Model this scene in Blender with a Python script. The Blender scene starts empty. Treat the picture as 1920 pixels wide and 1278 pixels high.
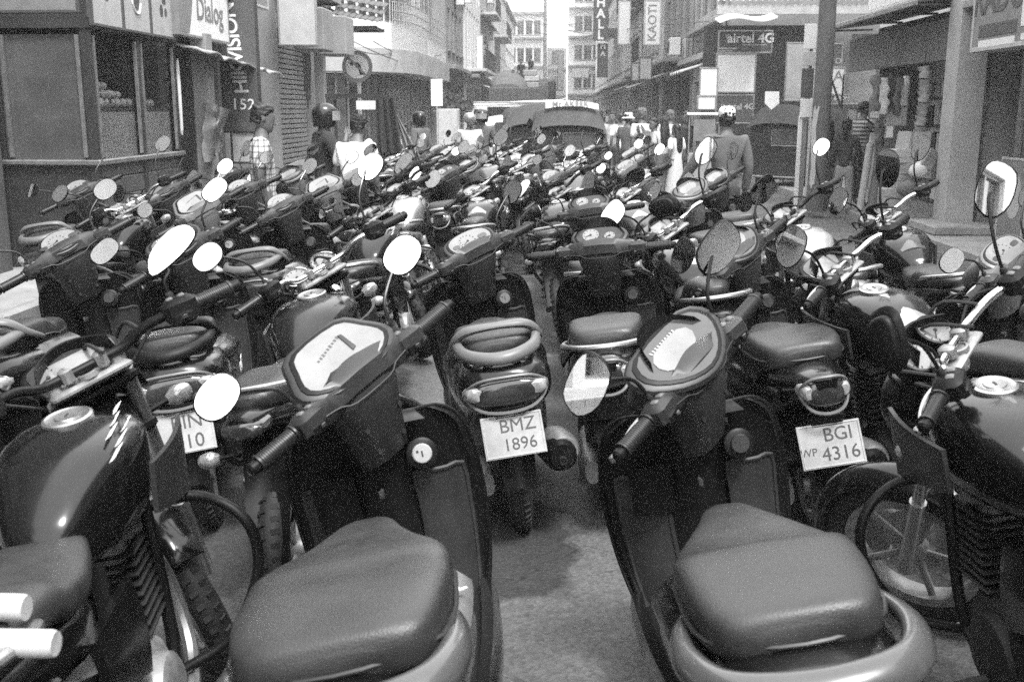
import bpy, math, random
from mathutils import Vector, Matrix, Euler, noise as mnoise

random.seed(7)
R = math.radians
SC = bpy.context.scene
COL = SC.collection

# ------------------------------------------------------------------ camera, sky, sun, exposure
F_PX, CAM_H, PITCH, YAW = 1973.0, 1.68, R(12.4), R(2.35)
cam_d = bpy.data.cameras.new('camera')
cam_d.sensor_width = 36.0
cam_d.lens = F_PX / 1920 * 36
cam_d.clip_end = 2000
cam_d.clip_start = 0.05
cam_d.dof.use_dof = True
cam_d.dof.focus_distance = 5.2
cam_d.dof.aperture_fstop = 6.3
cam = bpy.data.objects.new('camera', cam_d)
COL.objects.link(cam)
cam.location = (0, 0, CAM_H)
cam.rotation_euler = (R(90) - PITCH, 0, YAW)
SC.camera = cam
CAM_R = cam.rotation_euler.to_matrix()

SUN_EL, SUN_AZ = R(62), R(150)          # azimuth measured clockwise from +Y (down the street)
w = bpy.data.worlds.new('World')
SC.world = w
w.use_nodes = True
nt = w.node_tree
nt.nodes.clear()
sky = nt.nodes.new('ShaderNodeTexSky')
sky.sky_type = 'NISHITA'
sky.sun_disc = False
sky.sun_elevation = SUN_EL
sky.sun_rotation = SUN_AZ
sky.dust_density = 2.0
sky.air_density = 1.0
bw = nt.nodes.new('ShaderNodeRGBToBW')
bg = nt.nodes.new('ShaderNodeBackground')
bg.inputs['Strength'].default_value = 0.14
wo = nt.nodes.new('ShaderNodeOutputWorld')
mx = nt.nodes.new('ShaderNodeMix')           # thin bright overcast: the clear sky mostly veiled by even cloud
mx.data_type = 'FLOAT'
mx.inputs['Factor'].default_value = 0.75
mx.inputs['B'].default_value = 9.0
nt.links.new(sky.outputs[0], bw.inputs[0])
nt.links.new(bw.outputs[0], mx.inputs['A'])
nt.links.new(mx.outputs[0], bg.inputs[0])
nt.links.new(bg.outputs[0], wo.inputs[0])

sun_d = bpy.data.lights.new('sun', 'SUN')
sun_d.energy = 1.5
sun_d.angle = R(14)
sun_d.color = (1.0, 1.0, 1.0)
sun = bpy.data.objects.new('sun', sun_d)
COL.objects.link(sun)
sd = Vector((math.sin(SUN_AZ) * math.cos(SUN_EL), math.cos(SUN_AZ) * math.cos(SUN_EL), math.sin(SUN_EL)))
sun.rotation_euler = sd.to_track_quat('Z', 'Y').to_euler()
sun.location = (0, 0, 30)

vs = SC.view_settings
vs.view_transform = 'Standard'
vs.look = 'None'
vs.gamma = 1.0
vs.use_curve_mapping = False
vs.exposure = 1.8
SC.cycles.use_denoising = False
SC.cycles.max_bounces = 6
SC.cycles.sample_clamp_indirect = 3.0
SC.cycles.blur_glossy = 0.5


def ray(px, py):
    return CAM_R @ Vector(((px - 960) / F_PX, -(py - 639) / F_PX, -1.0))


def PZ(px, py, z):
    """the point at height z that the photograph shows at (px, py)"""
    d = ray(px, py)
    return Vector((0, 0, CAM_H)) + d * ((z - CAM_H) / d.z)


def PY(px, py, y):
    """the point at distance y down the street that the photograph shows at (px, py)"""
    d = ray(px, py)
    return Vector((0, 0, CAM_H)) + d * (y / d.y)


def PX(px, py, x):
    d = ray(px, py)
    return Vector((0, 0, CAM_H)) + d * (x / d.x)


# ------------------------------------------------------------------ materials
MATS = {}


def mat(name, v, rough=0.5, metal=0.0, coat=0.0, amp=0.15, nscale=6.0, bump=0.0, bscale=120.0, rvar=0.1, spec=0.5, trans=0.0):
    m = bpy.data.materials.new(name)
    m.use_nodes = True
    n = m.node_tree.nodes
    L = m.node_tree.links
    b = n['Principled BSDF']
    b.inputs['Metallic'].default_value = metal
    b.inputs['Roughness'].default_value = rough
    b.inputs['Specular IOR Level'].default_value = spec
    b.inputs['Coat Weight'].default_value = coat
    b.inputs['Coat Roughness'].default_value = 0.08
    b.inputs['Base Color'].default_value = (v, v, v, 1)
    if trans:
        b.inputs['Transmission Weight'].default_value = trans
    tc = n.new('ShaderNodeTexCoord')
    if amp or rvar:
        t = n.new('ShaderNodeTexNoise')
        t.inputs['Scale'].default_value = nscale
        t.inputs['Detail'].default_value = 8
        t.inputs['Roughness'].default_value = 0.65
        L.new(tc.outputs['Object'], t.inputs['Vector'])
        if amp:
            mr = n.new('ShaderNodeMapRange')
            mr.inputs['From Min'].default_value = 0.25
            mr.inputs['From Max'].default_value = 0.75
            mr.inputs['To Min'].default_value = v * (1 - amp)
            mr.inputs['To Max'].default_value = v * (1 + amp)
            L.new(t.outputs['Fac'], mr.inputs['Value'])
            L.new(mr.outputs[0], b.inputs['Base Color'])
        if rvar:
            mr = n.new('ShaderNodeMapRange')
            mr.inputs['From Min'].default_value = 0.3
            mr.inputs['From Max'].default_value = 0.7
            mr.inputs['To Min'].default_value = max(0.01, rough - rvar)
            mr.inputs['To Max'].default_value = min(1.0, rough + rvar)
            L.new(t.outputs['Fac'], mr.inputs['Value'])
            L.new(mr.outputs[0], b.inputs['Roughness'])
    if bump:
        t2 = n.new('ShaderNodeTexNoise')
        t2.inputs['Scale'].default_value = bscale
        t2.inputs['Detail'].default_value = 4
        L.new(tc.outputs['Object'], t2.inputs['Vector'])
        bp = n.new('ShaderNodeBump')
        bp.inputs['Strength'].default_value = bump
        bp.inputs['Distance'].default_value = 0.004
        L.new(t2.outputs['Fac'], bp.inputs['Height'])
        L.new(bp.outputs[0], b.inputs['Normal'])
    MATS[name] = m
    return m


mat('paint_black', 0.005, 0.2, coat=0.35, spec=.3, amp=0.3, rvar=0.08)
mat('paint_charcoal', 0.014, 0.28, coat=0.4, spec=.3, amp=0.2)
mat('paint_grey', 0.07, 0.3, coat=0.5, metal=0.2)
mat('paint_silver', 0.38, 0.3, metal=0.5, coat=0.3)
mat('paint_white', 0.6, 0.3, coat=0.5)
mat('plastic_black', 0.006, 0.45, spec=.22, amp=0.35, bump=0.12, bscale=500)
mat('plastic_cowl', 0.026, 0.42, spec=.45, amp=0.35, bump=0.12, bscale=500)
mat('plastic_light', 0.13, 0.4, amp=0.15)
mat('seat_vinyl', 0.028, 0.42, spec=.55, amp=0.45, nscale=5, bump=0.3, bscale=260, rvar=.12)
mat('rubber', 0.014, 0.68, amp=0.4, bump=0.2, bscale=90)
mat('grip_rubber', 0.014, 0.42, amp=0.3)
mat('chrome', 0.8, 0.1, metal=1.0, amp=0.05, rvar=0.05)
mat('engine_black', 0.012, 0.5, amp=.3, spec=.3)
mat('steel', 0.4, 0.36, metal=0.9, amp=0.25)
mat('engine_alloy', 0.3, 0.45, metal=0.6, amp=0.35, nscale=14)
mat('mirror_silver', 0.92, 0.015, metal=1.0, amp=0.0, rvar=0.0)
mat('lens_dark', 0.03, 0.1, coat=1.0, amp=0.2, rvar=0.02)
mat('lens_clear', 0.4, 0.12, coat=1.0, metal=0.3, amp=0.4, nscale=40, rvar=0.05)
mat('dial_dark', 0.04, 0.16, coat=0.8, amp=0.3, nscale=25)
mat('dial_pale', 0.2, 0.22, coat=0.4, amp=0.25, nscale=12)
mat('lcd_pale', 0.22, 0.3, coat=0.4, amp=0.25, nscale=10)
mat('ink', 0.02, 0.5, amp=0)
mat('plate_ink', 0.06, 0.5, amp=.3, nscale=60)
mat('paper_white', 0.5, 0.55, amp=0.08)
mat('plate_white', 0.36, 0.4, amp=0.2, nscale=15)
mat('decal_white', 0.75, 0.4, amp=0.05)


# ------------------------------------------------------------------ mesh builder
def spow(x, p):
    return math.copysign(abs(x) ** p, x)


def cr(a, b, c, d, t):
    return tuple(0.5 * ((2 * q) + (-p + r) * t + (2 * p - 5 * q + 4 * r - s) * t * t + (-p + 3 * q - 3 * r + s) * t ** 3)
                 for p, q, r, s in zip(a, b, c, d))


def interp(secs, k, closed=False):
    n = len(secs)
    if k <= 1:
        return [tuple(s) for s in secs]
    out = []
    rng = n if closed else n - 1
    for i in range(rng):
        if closed:
            a, b, c, d = secs[(i - 1) % n], secs[i], secs[(i + 1) % n], secs[(i + 2) % n]
        else:
            b, c = secs[i], secs[i + 1]
            a = secs[i - 1] if i > 0 else tuple(2 * x - y for x, y in zip(b, c))
            d = secs[i + 2] if i + 2 < n else tuple(2 * y - x for x, y in zip(b, c))
        for j in range(k):
            out.append(cr(a, b, c, d, j / k))
    if not closed:
        out.append(tuple(secs[-1]))
    return out


class MB:
    def __init__(s):
        s.v, s.f, s.mi, s.mats, s.cur = [], [], [], [], 0

    def use(s, m):
        m = MATS[m] if isinstance(m, str) else m
        if m not in s.mats:
            s.mats.append(m)
        s.cur = s.mats.index(m)
        return s

    def add(s, vs_, fs, T=None):
        o = len(s.v)
        s.v += [tuple(T @ Vector(p)) for p in vs_] if T else [tuple(p) for p in vs_]
        s.f += [tuple(o + i for i in f) for f in fs]
        s.mi += [s.cur] * len(fs)
        return s

    def rings(s, rs, cap=True, closed=False, T=None):
        n = len(rs[0])
        vs_ = [p for r in rs for p in r]
        fs = []
        m = len(rs)
        for i in range(m if closed else m - 1):
            a, b = i * n, ((i + 1) % m) * n
            for j in range(n):
                k = (j + 1) % n
                fs.append((a + j, a + k, b + k, b + j))
        if cap and not closed:
            fs.append(tuple(reversed(range(n))))
            fs.append(tuple((m - 1) * n + j for j in range(n)))
        return s.add(vs_, fs, T)

    def sloft(s, axis, secs, n=20, k=3, T=None):
        """superellipse sections along an axis: (t, cu, cv, half_u, up, down, power)"""
        rs = []
        for (t, cu, cv, hu, up, dn, p) in interp(secs, k):
            hu, up, dn, p = max(hu, .0008), max(up, .0008), max(dn, .0008), max(p, 1.6)
            r = []
            for i in range(n):
                a = 2 * math.pi * (i + .5) / n
                c, d = math.cos(a), math.sin(a)
                u = cu + hu * spow(c, 2 / p)
                v = cv + (up if d > 0 else dn) * spow(d, 2 / p)
                r.append({'Y': (u, t, v), 'X': (t, u, v), 'Z': (u, v, t)}[axis])
            if axis == 'Y':
                r.reverse()
            rs.append(r)
        # winding: make outward
        return s.rings(rs, T=T)

    def tube(s, path, r, n=8, k=4, closed=False, flat=1.0, T=None, up=None):
        rr = list(r) if isinstance(r, (list, tuple)) else [r] * len(path)
        pts = interp([tuple(p) + (q,) for p, q in zip(path, rr)], k, closed)
        P = [Vector(p[:3]) for p in pts]
        m = len(P)
        rs = []
        prev = None
        for i in range(m):
            if closed:
                t = P[(i + 1) % m] - P[i - 1]
            else:
                t = P[min(i + 1, m - 1)] - P[max(i - 1, 0)]
            if t.length < 1e-9:
                t = Vector((0, 0, 1))
            t.normalize()
            if up is not None:
                a = t.cross(Vector(up))
                a = a.normalized() if a.length > 1e-4 else t.orthogonal().normalized()
            elif prev is None:
                a = t.orthogonal().normalized()
            else:
                a = (prev - t * prev.dot(t))
                a = a.normalized() if a.length > 1e-6 else t.orthogonal().normalized()
            prev = a
            b = t.cross(a)
            rs.append([tuple(P[i] + a * (pts[i][3] * math.cos(2 * math.pi * j / n)) + b * (pts[i][3] * flat * math.sin(2 * math.pi * j / n))) for j in range(n)])
        return s.rings(rs, closed=closed, T=T)

    def lathe(s, prof, n=16, T=None, ring=False):
        """profile of (radius, height) about local Z"""
        rs = [[(max(r, .0004) * math.cos(2 * math.pi * j / n), max(r, .0004) * math.sin(2 * math.pi * j / n), h) for j in range(n)] for r, h in prof]
        return s.rings(rs, T=T, closed=ring)

    def torus(s, R_, r, n=28, m=10, T=None, flat=1.0):
        rs = []
        for i in range(n):
            a = 2 * math.pi * i / n
            rs.append([((R_ + r * math.cos(2 * math.pi * j / m)) * math.cos(a), (R_ + r * math.cos(2 * math.pi * j / m)) * math.sin(a), r * flat * math.sin(2 * math.pi * j / m)) for j in range(m)])
        return s.rings(rs, closed=True, T=T)

    def prism(s, outline, h, bev=0.0, T=None, taper=1.0):
        """outline (x, y) pushed from z = 0 to z = h with a rounded edge on top; taper scales the base"""
        n = len(outline)
        cx, cy = sum(p[0] for p in outline) / n, sum(p[1] for p in outline) / n

        def inset(k, d):
            o = []
            for x, y in outline:
                dx, dy = x - cx, y - cy
                q = math.hypot(dx, dy) or 1
                f = max(0.05, (q - d) / q) * k
                o.append((cx + dx * f, cy + dy * f))
            return o
        rs = [[(x, y, 0) for x, y in inset(taper, 0)]]
        if bev:
            rs.append([(x, y, h - bev) for x, y in inset(1, 0)])
            rs.append([(x, y, h - bev * .3) for x, y in inset(1, bev * .35)])
            rs.append([(x, y, h) for x, y in inset(1, bev)])
        else:
            rs.append([(x, y, h) for x, y in outline])
        return s.rings(rs, T=T)

    def box(s, c, sz, b=0.0, T=None):
        x, y, z = c
        a, d, e = sz[0] / 2, sz[1] / 2, sz[2] / 2
        if not b:
            vs_ = [(x + i * a, y + j * d, z + k * e) for k in (-1, 1) for j in (-1, 1) for i in (-1, 1)]
            return s.add(vs_, [(0, 2, 3, 1), (4, 5, 7, 6), (0, 1, 5, 4), (2, 6, 7, 3), (0, 4, 6, 2), (1, 3, 7, 5)], T)
        b = min(b, a * .9, d * .9, e * .9)

        def rg(q, zz):
            A, D = a - q, d - q
            return [(x + A, y - D + b, zz), (x + A, y + D - b, zz), (x + A - b, y + D, zz), (x - A + b, y + D, zz),
                    (x - A, y + D - b, zz), (x - A, y - D + b, zz), (x - A + b, y - D, zz), (x + A - b, y - D, zz)]
        return s.rings([rg(b, z - e), rg(0, z - e + b), rg(0, z + e - b), rg(b, z + e)], T=T)

    def slab(s, fn, nu, nv, th, T=None):
        """a sheet fn(u, v) with u, v in 0..1 thickened by the vector th"""
        th = Vector(th)
        A = [Vector(fn(i / nu, j / nv)) for j in range(nv + 1) for i in range(nu + 1)]
        N = len(A)
        vs_ = [tuple(p) for p in A] + [tuple(p + th) for p in A]
        W = nu + 1
        fs = []
        for j in range(nv):
            for i in range(nu):
                q = (j * W + i, j * W + i + 1, (j + 1) * W + i + 1, (j + 1) * W + i)
                fs.append(q)
                fs.append(tuple(N + k for k in reversed(q)))
        edge = [i for i in range(nu)] + [j * W + nu for j in range(nv)] + [nv * W + nu - i for i in range(nu)] + [(nv - j) * W for j in range(nv)]
        for a, b in zip(edge, edge[1:] + edge[:1]):
            fs.append((b, a, N + a, N + b))
        return s.add(vs_, fs, T)

    def mesh(s, name, origin=None, smooth=True, ang=38):
        me = bpy.data.meshes.new(name)
        vs_ = s.v
        if origin is not None:
            o = Vector(origin)
            vs_ = [tuple(Vector(p) - o) for p in s.v]
        me.from_pydata(vs_, [], s.f)
        for m in s.mats:
            me.materials.append(m)
        me.polygons.foreach_set('material_index', s.mi)
        if smooth:
            me.polygons.foreach_set('use_smooth', [True] * len(me.polygons))
            me.set_sharp_from_angle(angle=R(ang))
        me.update()
        # consistent outward normals
        import bmesh
        bm = bmesh.new()
        bm.from_mesh(me)
        bmesh.ops.recalc_face_normals(bm, faces=bm.faces)
        bm.to_mesh(me)
        bm.free()
        return me


def TM(loc=(0, 0, 0), rot=(0, 0, 0)):
    return Matrix.Translation(Vector(loc)) @ Euler(rot).to_matrix().to_4x4()


def frame(origin, x, y):
    """matrix whose local x and y run along the given directions"""
    x = Vector(x).normalized()
    z = x.cross(Vector(y)).normalized()
    y = z.cross(x)
    m = Matrix((x, y, z)).transposed().to_4x4()
    m.translation = Vector(origin)
    return m


def ob(name, me, parent=None, loc=None, rot=None):
    o = bpy.data.objects.new(name, me)
    COL.objects.link(o)
    if parent:
        o.parent = parent
    if loc is not None:
        o.location = loc
    if rot is not None:
        o.rotation_euler = rot
    return o


def part(name, mb, parent=None, mname=None, smooth=True, ang=38, **k):
    return ob(name, mb.mesh(mname or name, smooth=smooth, ang=ang), parent, **k)


def tag(o, label=None, cat=None, group=None, kind=None):
    if label:
        o['label'] = label
    if cat:
        o['category'] = cat
    if group:
        o['group'] = group
    if kind:
        o['kind'] = kind
    return o


def thing(name, label, cat, loc=(0, 0, 0), rz=0.0, group=None):
    o = bpy.data.objects.new(name, None)
    o.empty_display_size = 0.2
    COL.objects.link(o)
    o.location = loc
    o.rotation_euler = (0, 0, rz)
    return tag(o, label, cat, group)


def struct(name, mb, smooth=False):
    return tag(part(name, mb, None, smooth=smooth), kind='structure')


def text_mesh(body, size, m, depth=0.002, bold=0.0, align='CENTER', space=1.0, shear=0.0, lines=1.0):
    cu = bpy.data.curves.new('lettering', 'FONT')
    cu.body = body
    cu.size = size
    cu.extrude = depth
    cu.offset = bold
    cu.align_x = align
    cu.align_y = 'CENTER'
    cu.space_character = space
    cu.space_line = lines
    cu.shear = shear
    cu.resolution_u = 3
    t = bpy.data.objects.new('lettering', cu)
    me = bpy.data.meshes.new_from_object(t)
    me.name = 'lettering'
    bpy.data.objects.remove(t)
    bpy.data.curves.remove(cu)
    me.materials.clear()
    me.materials.append(MATS[m])
    return me


def text(body, size, m, parent, M_, depth=0.002, **k):
    o = ob('lettering', text_mesh(body, size, m, depth, **k), parent)
    o.matrix_local = M_
    return o


def rnd(a, b):
    return random.uniform(a, b)


def ell(a, b, n=24, p=2.0, cx=0, cy=0):
    return [(cx + a * spow(math.cos(2 * math.pi * i / n), 2 / p), cy + b * spow(math.sin(2 * math.pi * i / n), 2 / p)) for i in range(n)]


def smooth_poly(pts, k=4):
    return [p for p in interp(pts, k, True)]


def scale2(o, f, dx=0, dy=0):
    return [(x * f + dx, y * f + dy) for x, y in o]


# ------------------------------------------------------------------ ground and building helpers
def asphalt():
    m = bpy.data.materials.new('asphalt')
    m.use_nodes = True
    n, L = m.node_tree.nodes, m.node_tree.links
    b = n['Principled BSDF']
    tc = n.new('ShaderNodeTexCoord')
    big = n.new('ShaderNodeTexNoise')
    big.inputs['Scale'].default_value = 0.9
    big.inputs['Detail'].default_value = 9
    big.inputs['Roughness'].default_value = .7
    L.new(tc.outputs['Object'], big.inputs['Vector'])
    st = n.new('ShaderNodeTexVoronoi')
    st.inputs['Scale'].default_value = 70
    L.new(tc.outputs['Object'], st.inputs['Vector'])
    r1 = n.new('ShaderNodeMapRange')
    r1.inputs['From Min'].default_value = .3
    r1.inputs['From Max'].default_value = .7
    r1.inputs['To Min'].default_value = .065
    r1.inputs['To Max'].default_value = .12
    L.new(big.outputs['Fac'], r1.inputs['Value'])
    # stones lighter than the binder
    r2 = n.new('ShaderNodeMapRange')
    r2.inputs['From Min'].default_value = 0
    r2.inputs['From Max'].default_value = 1
    r2.inputs['To Min'].default_value = .68
    r2.inputs['To Max'].default_value = 1.4
    L.new(st.outputs['Color'], r2.inputs['Value'])
    mu = n.new('ShaderNodeMath')
    mu.operation = 'MULTIPLY'
    L.new(r1.outputs[0], mu.inputs[0])
    L.new(r2.outputs[0], mu.inputs[1])
    # old oil stains with edges of their own
    oil = n.new('ShaderNodeTexNoise')
    oil.inputs['Scale'].default_value = 1.35
    oil.inputs['Detail'].default_value = 5
    L.new(tc.outputs['Object'], oil.inputs['Vector'])
    cl = n.new('ShaderNodeMapRange')
    cl.inputs['From Min'].default_value = .56
    cl.inputs['From Max'].default_value = .6
    cl.inputs['To Min'].default_value = 1
    cl.inputs['To Max'].default_value = .72
    L.new(oil.outputs['Fac'], cl.inputs['Value'])
    m2 = n.new('ShaderNodeMath')
    m2.operation = 'MULTIPLY'
    L.new(mu.outputs[0], m2.inputs[0])
    L.new(cl.outputs[0], m2.inputs[1])
    # a broad patch of oil and further dark patches
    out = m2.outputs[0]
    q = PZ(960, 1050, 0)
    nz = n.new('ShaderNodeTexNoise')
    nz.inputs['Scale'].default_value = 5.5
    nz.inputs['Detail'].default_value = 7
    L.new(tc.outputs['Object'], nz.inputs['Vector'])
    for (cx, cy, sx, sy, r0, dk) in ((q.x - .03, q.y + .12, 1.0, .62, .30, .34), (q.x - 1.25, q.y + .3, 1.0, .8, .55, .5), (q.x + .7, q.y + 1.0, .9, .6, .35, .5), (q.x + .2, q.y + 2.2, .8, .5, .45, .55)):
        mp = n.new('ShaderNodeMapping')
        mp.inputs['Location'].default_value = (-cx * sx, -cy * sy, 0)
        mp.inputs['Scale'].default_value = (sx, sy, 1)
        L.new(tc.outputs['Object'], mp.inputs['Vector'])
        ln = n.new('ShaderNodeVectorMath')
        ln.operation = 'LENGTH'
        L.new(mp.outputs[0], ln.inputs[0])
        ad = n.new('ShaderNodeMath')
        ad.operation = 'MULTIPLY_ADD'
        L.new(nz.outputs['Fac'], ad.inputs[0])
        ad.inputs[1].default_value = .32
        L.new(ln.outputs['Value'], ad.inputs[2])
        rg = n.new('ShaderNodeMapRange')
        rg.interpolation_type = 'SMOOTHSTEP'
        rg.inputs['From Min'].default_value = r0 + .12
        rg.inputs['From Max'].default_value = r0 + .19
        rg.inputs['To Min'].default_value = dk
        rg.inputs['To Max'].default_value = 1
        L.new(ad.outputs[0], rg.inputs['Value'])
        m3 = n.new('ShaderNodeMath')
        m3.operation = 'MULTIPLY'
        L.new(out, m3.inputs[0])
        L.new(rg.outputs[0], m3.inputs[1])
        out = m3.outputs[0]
    # hairline cracks
    ck = n.new('ShaderNodeTexVoronoi')
    ck.feature = 'DISTANCE_TO_EDGE'
    ck.inputs['Scale'].default_value = 1.3
    wp = n.new('ShaderNodeVectorMath')
    wp.operation = 'MULTIPLY_ADD'
    L.new(nz.outputs['Color'], wp.inputs[0])
    wp.inputs[1].default_value = (.25, .25, 0)
    L.new(tc.outputs['Object'], wp.inputs[2])
    L.new(wp.outputs[0], ck.inputs['Vector'])
    cg = n.new('ShaderNodeMapRange')
    cg.inputs['From Min'].default_value = .0
    cg.inputs['From Max'].default_value = .006
    cg.inputs['To Min'].default_value = .5
    cg.inputs['To Max'].default_value = 1
    L.new(ck.outputs['Distance'], cg.inputs['Value'])
    m4 = n.new('ShaderNodeMath')
    m4.operation = 'MULTIPLY'
    L.new(out, m4.inputs[0])
    L.new(cg.outputs[0], m4.inputs[1])
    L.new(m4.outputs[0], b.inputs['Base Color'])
    b.inputs['Roughness'].default_value = .8
    bp = n.new('ShaderNodeBump')
    bp.inputs['Strength'].default_value = .9
    bp.inputs['Distance'].default_value = .006
    L.new(st.outputs['Distance'], bp.inputs['Height'])
    L.new(bp.outputs[0], b.inputs['Normal'])
    MATS['asphalt'] = m


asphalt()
mat('stain', 0.035, 0.45, amp=.4, nscale=30, bump=.5, bscale=200)
mat('concrete', 0.26, 0.85, amp=.3, nscale=3, bump=.4, bscale=60)
mat('wall_pale', 0.5, 0.8, amp=.2, nscale=.9, bump=.2, bscale=30)
mat('wall_white', 0.66, 0.75, amp=.16, nscale=.8, bump=.15, bscale=30)
mat('wall_grey', 0.24, 0.8, amp=.28, nscale=1.1, bump=.25, bscale=30)
mat('wall_mid', 0.36, 0.8, amp=.3, nscale=1.0, bump=.25, bscale=30)
mat('wall_dark', 0.09, 0.7, amp=.35, nscale=1.5, bump=.2, bscale=30)
mat('dark_paint', 0.03, 0.5, amp=.4, nscale=3)
mat('glass_dark', 0.03, 0.06, coat=.8, amp=.3, rvar=.02)
mat('glass_shop', 0.085, 0.1, coat=.6, amp=.3, nscale=2, rvar=.03)
mat('metal_frame', 0.32, 0.4, metal=.7, amp=.15)
mat('metal_pale', 0.5, 0.45, metal=.6, amp=.25, nscale=12)
mat('timber_panel', 0.085, 0.5, amp=.35, nscale=5)
mat('sign_white', 0.72, 0.5, amp=.07, nscale=4)
mat('sign_grey', 0.42, 0.5, amp=.2, nscale=4)
mat('sign_dark', 0.075, 0.45, amp=.2, nscale=4)
mat('sign_mid', 0.2, 0.5, amp=.25, nscale=4)
mat('shutter_grey', 0.3, 0.5, metal=.3, amp=.25, nscale=8)
mat('cardboard', 0.3, 0.8, amp=.2, nscale=10)
mat('cloth_dark', 0.035, 0.9, amp=.3, nscale=30)
mat('cloth_mid', 0.12, 0.9, amp=.2, nscale=30)
mat('cloth_pale', 0.55, 0.9, amp=.15, nscale=30)
mat('cloth_white', 0.72, 0.9, amp=.08, nscale=30)
mat('denim', 0.26, 0.9, amp=.2, nscale=40)
mat('skin', 0.13, 0.55, amp=.1, nscale=20)
mat('skin_pale', 0.3, 0.55, amp=.1, nscale=20)
mat('hair', 0.012, 0.5, amp=.3, nscale=60)
mat('leaf', 0.06, 0.6, amp=.5, nscale=8)
mat('plastic_film', 0.22, 0.25, amp=.25, nscale=9, coat=.5)
mat('wire', 0.05, 0.6, amp=.1)
mat('wood_pole', 0.1, 0.85, amp=.35, nscale=4, bump=.5, bscale=40)
mat('fruit', 0.75, 0.4, amp=.25, nscale=4)

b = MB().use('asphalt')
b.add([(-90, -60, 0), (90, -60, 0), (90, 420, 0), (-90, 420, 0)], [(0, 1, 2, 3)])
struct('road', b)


def stain(name, cx, cy, rx, ry, seed, m='stain'):
    rr = random.Random(seed)
    ph = [rr.uniform(0, 6.3) for _ in range(5)]
    pts = []
    for i in range(60):
        a = 2 * math.pi * i / 60
        k = 1 + .14 * math.sin(2 * a + ph[0]) + .1 * math.sin(3 * a + ph[1]) + .06 * math.sin(5 * a + ph[2]) + .04 * math.sin(9 * a + ph[3]) + .025 * math.sin(17 * a + ph[4])
        pts.append((cx + rx * k * math.cos(a), cy + ry * k * math.sin(a), .004))
    b = MB().use(m).add(pts, [tuple(range(60))])
    return struct(name, b)


def pavement(name, x0, x1, y0, y1, h=.13, k=.14):
    b = MB().use('concrete')
    s = 1 if x1 > x0 else -1
    xa, xb = min(x0, x1), max(x0, x1)
    b.box(((xa + xb) / 2, (y0 + y1) / 2, h / 2 - .05), (xb - xa, y1 - y0, h + .1), .01)
    o = struct(name, b)
    # kerb stones along the road side
    n = int((y1 - y0) / .9)
    me = MB().use('concrete').box((0, 0, 0), (k, .885, .2), .015).mesh('kerb_stone')
    for i in range(min(n, 60)):
        q = ob('kerb_stone', me, o)
        q.location = (x0 - s * k / 2, y0 + .45 + .9 * i, h - .095 + rnd(-.004, .004))
    return o


pavement('pavement', 4.75, 12, -12, 30)
pavement('pavement', -4.35, -14, -12, 28)
pavement('pavement', 4.0, 12, 30.1, 120)
pavement('pavement', -4.0, -14, 34.1, 120)


def wall_mesh(b, L_, h, ops, depth, reveal=.2, back=None):
    """a facade block: front at y = 0 with rectangular openings (u0, u1, z0, z1[, reveal]), body behind"""
    us = sorted({0, L_} | {o[0] for o in ops} | {o[1] for o in ops})
    zs = sorted({0, h} | {o[2] for o in ops} | {o[3] for o in ops})
    vs_, fs = [], []

    def q(*p):
        i = len(vs_)
        vs_.extend(p)
        fs.append((i, i + 1, i + 2, i + 3))
    for u0, u1 in zip(us, us[1:]):
        for z0, z1 in zip(zs, zs[1:]):
            um, zm = (u0 + u1) / 2, (z0 + z1) / 2
            if any(o[0] < um < o[1] and o[2] < zm < o[3] for o in ops):
                continue
            q((u0, 0, z0), (u1, 0, z0), (u1, 0, z1), (u0, 0, z1))
    for o in ops:
        u0, u1, z0, z1 = o[:4]
        d = o[4] if len(o) > 4 else reveal
        q((u0, 0, z0), (u0, d, z0), (u0, d, z1), (u0, 0, z1))
        q((u1, 0, z0), (u1, 0, z1), (u1, d, z1), (u1, d, z0))
        q((u0, 0, z1), (u0, d, z1), (u1, d, z1), (u1, 0, z1))
        q((u0, 0, z0), (u1, 0, z0), (u1, d, z0), (u0, d, z0))
        q((u0, d, z0), (u1, d, z0), (u1, d, z1), (u0, d, z1))
    q((0, 0, 0), (0, 0, h), (0, depth, h), (0, depth, 0))
    q((L_, 0, 0), (L_, depth, 0), (L_, depth, h), (L_, 0, h))
    q((0, 0, h), (L_, 0, h), (L_, depth, h), (0, depth, h))
    q((0, depth, 0), (0, depth, h), (L_, depth, h), (L_, depth, 0))
    b.add(vs_, fs)
    return b


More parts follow.
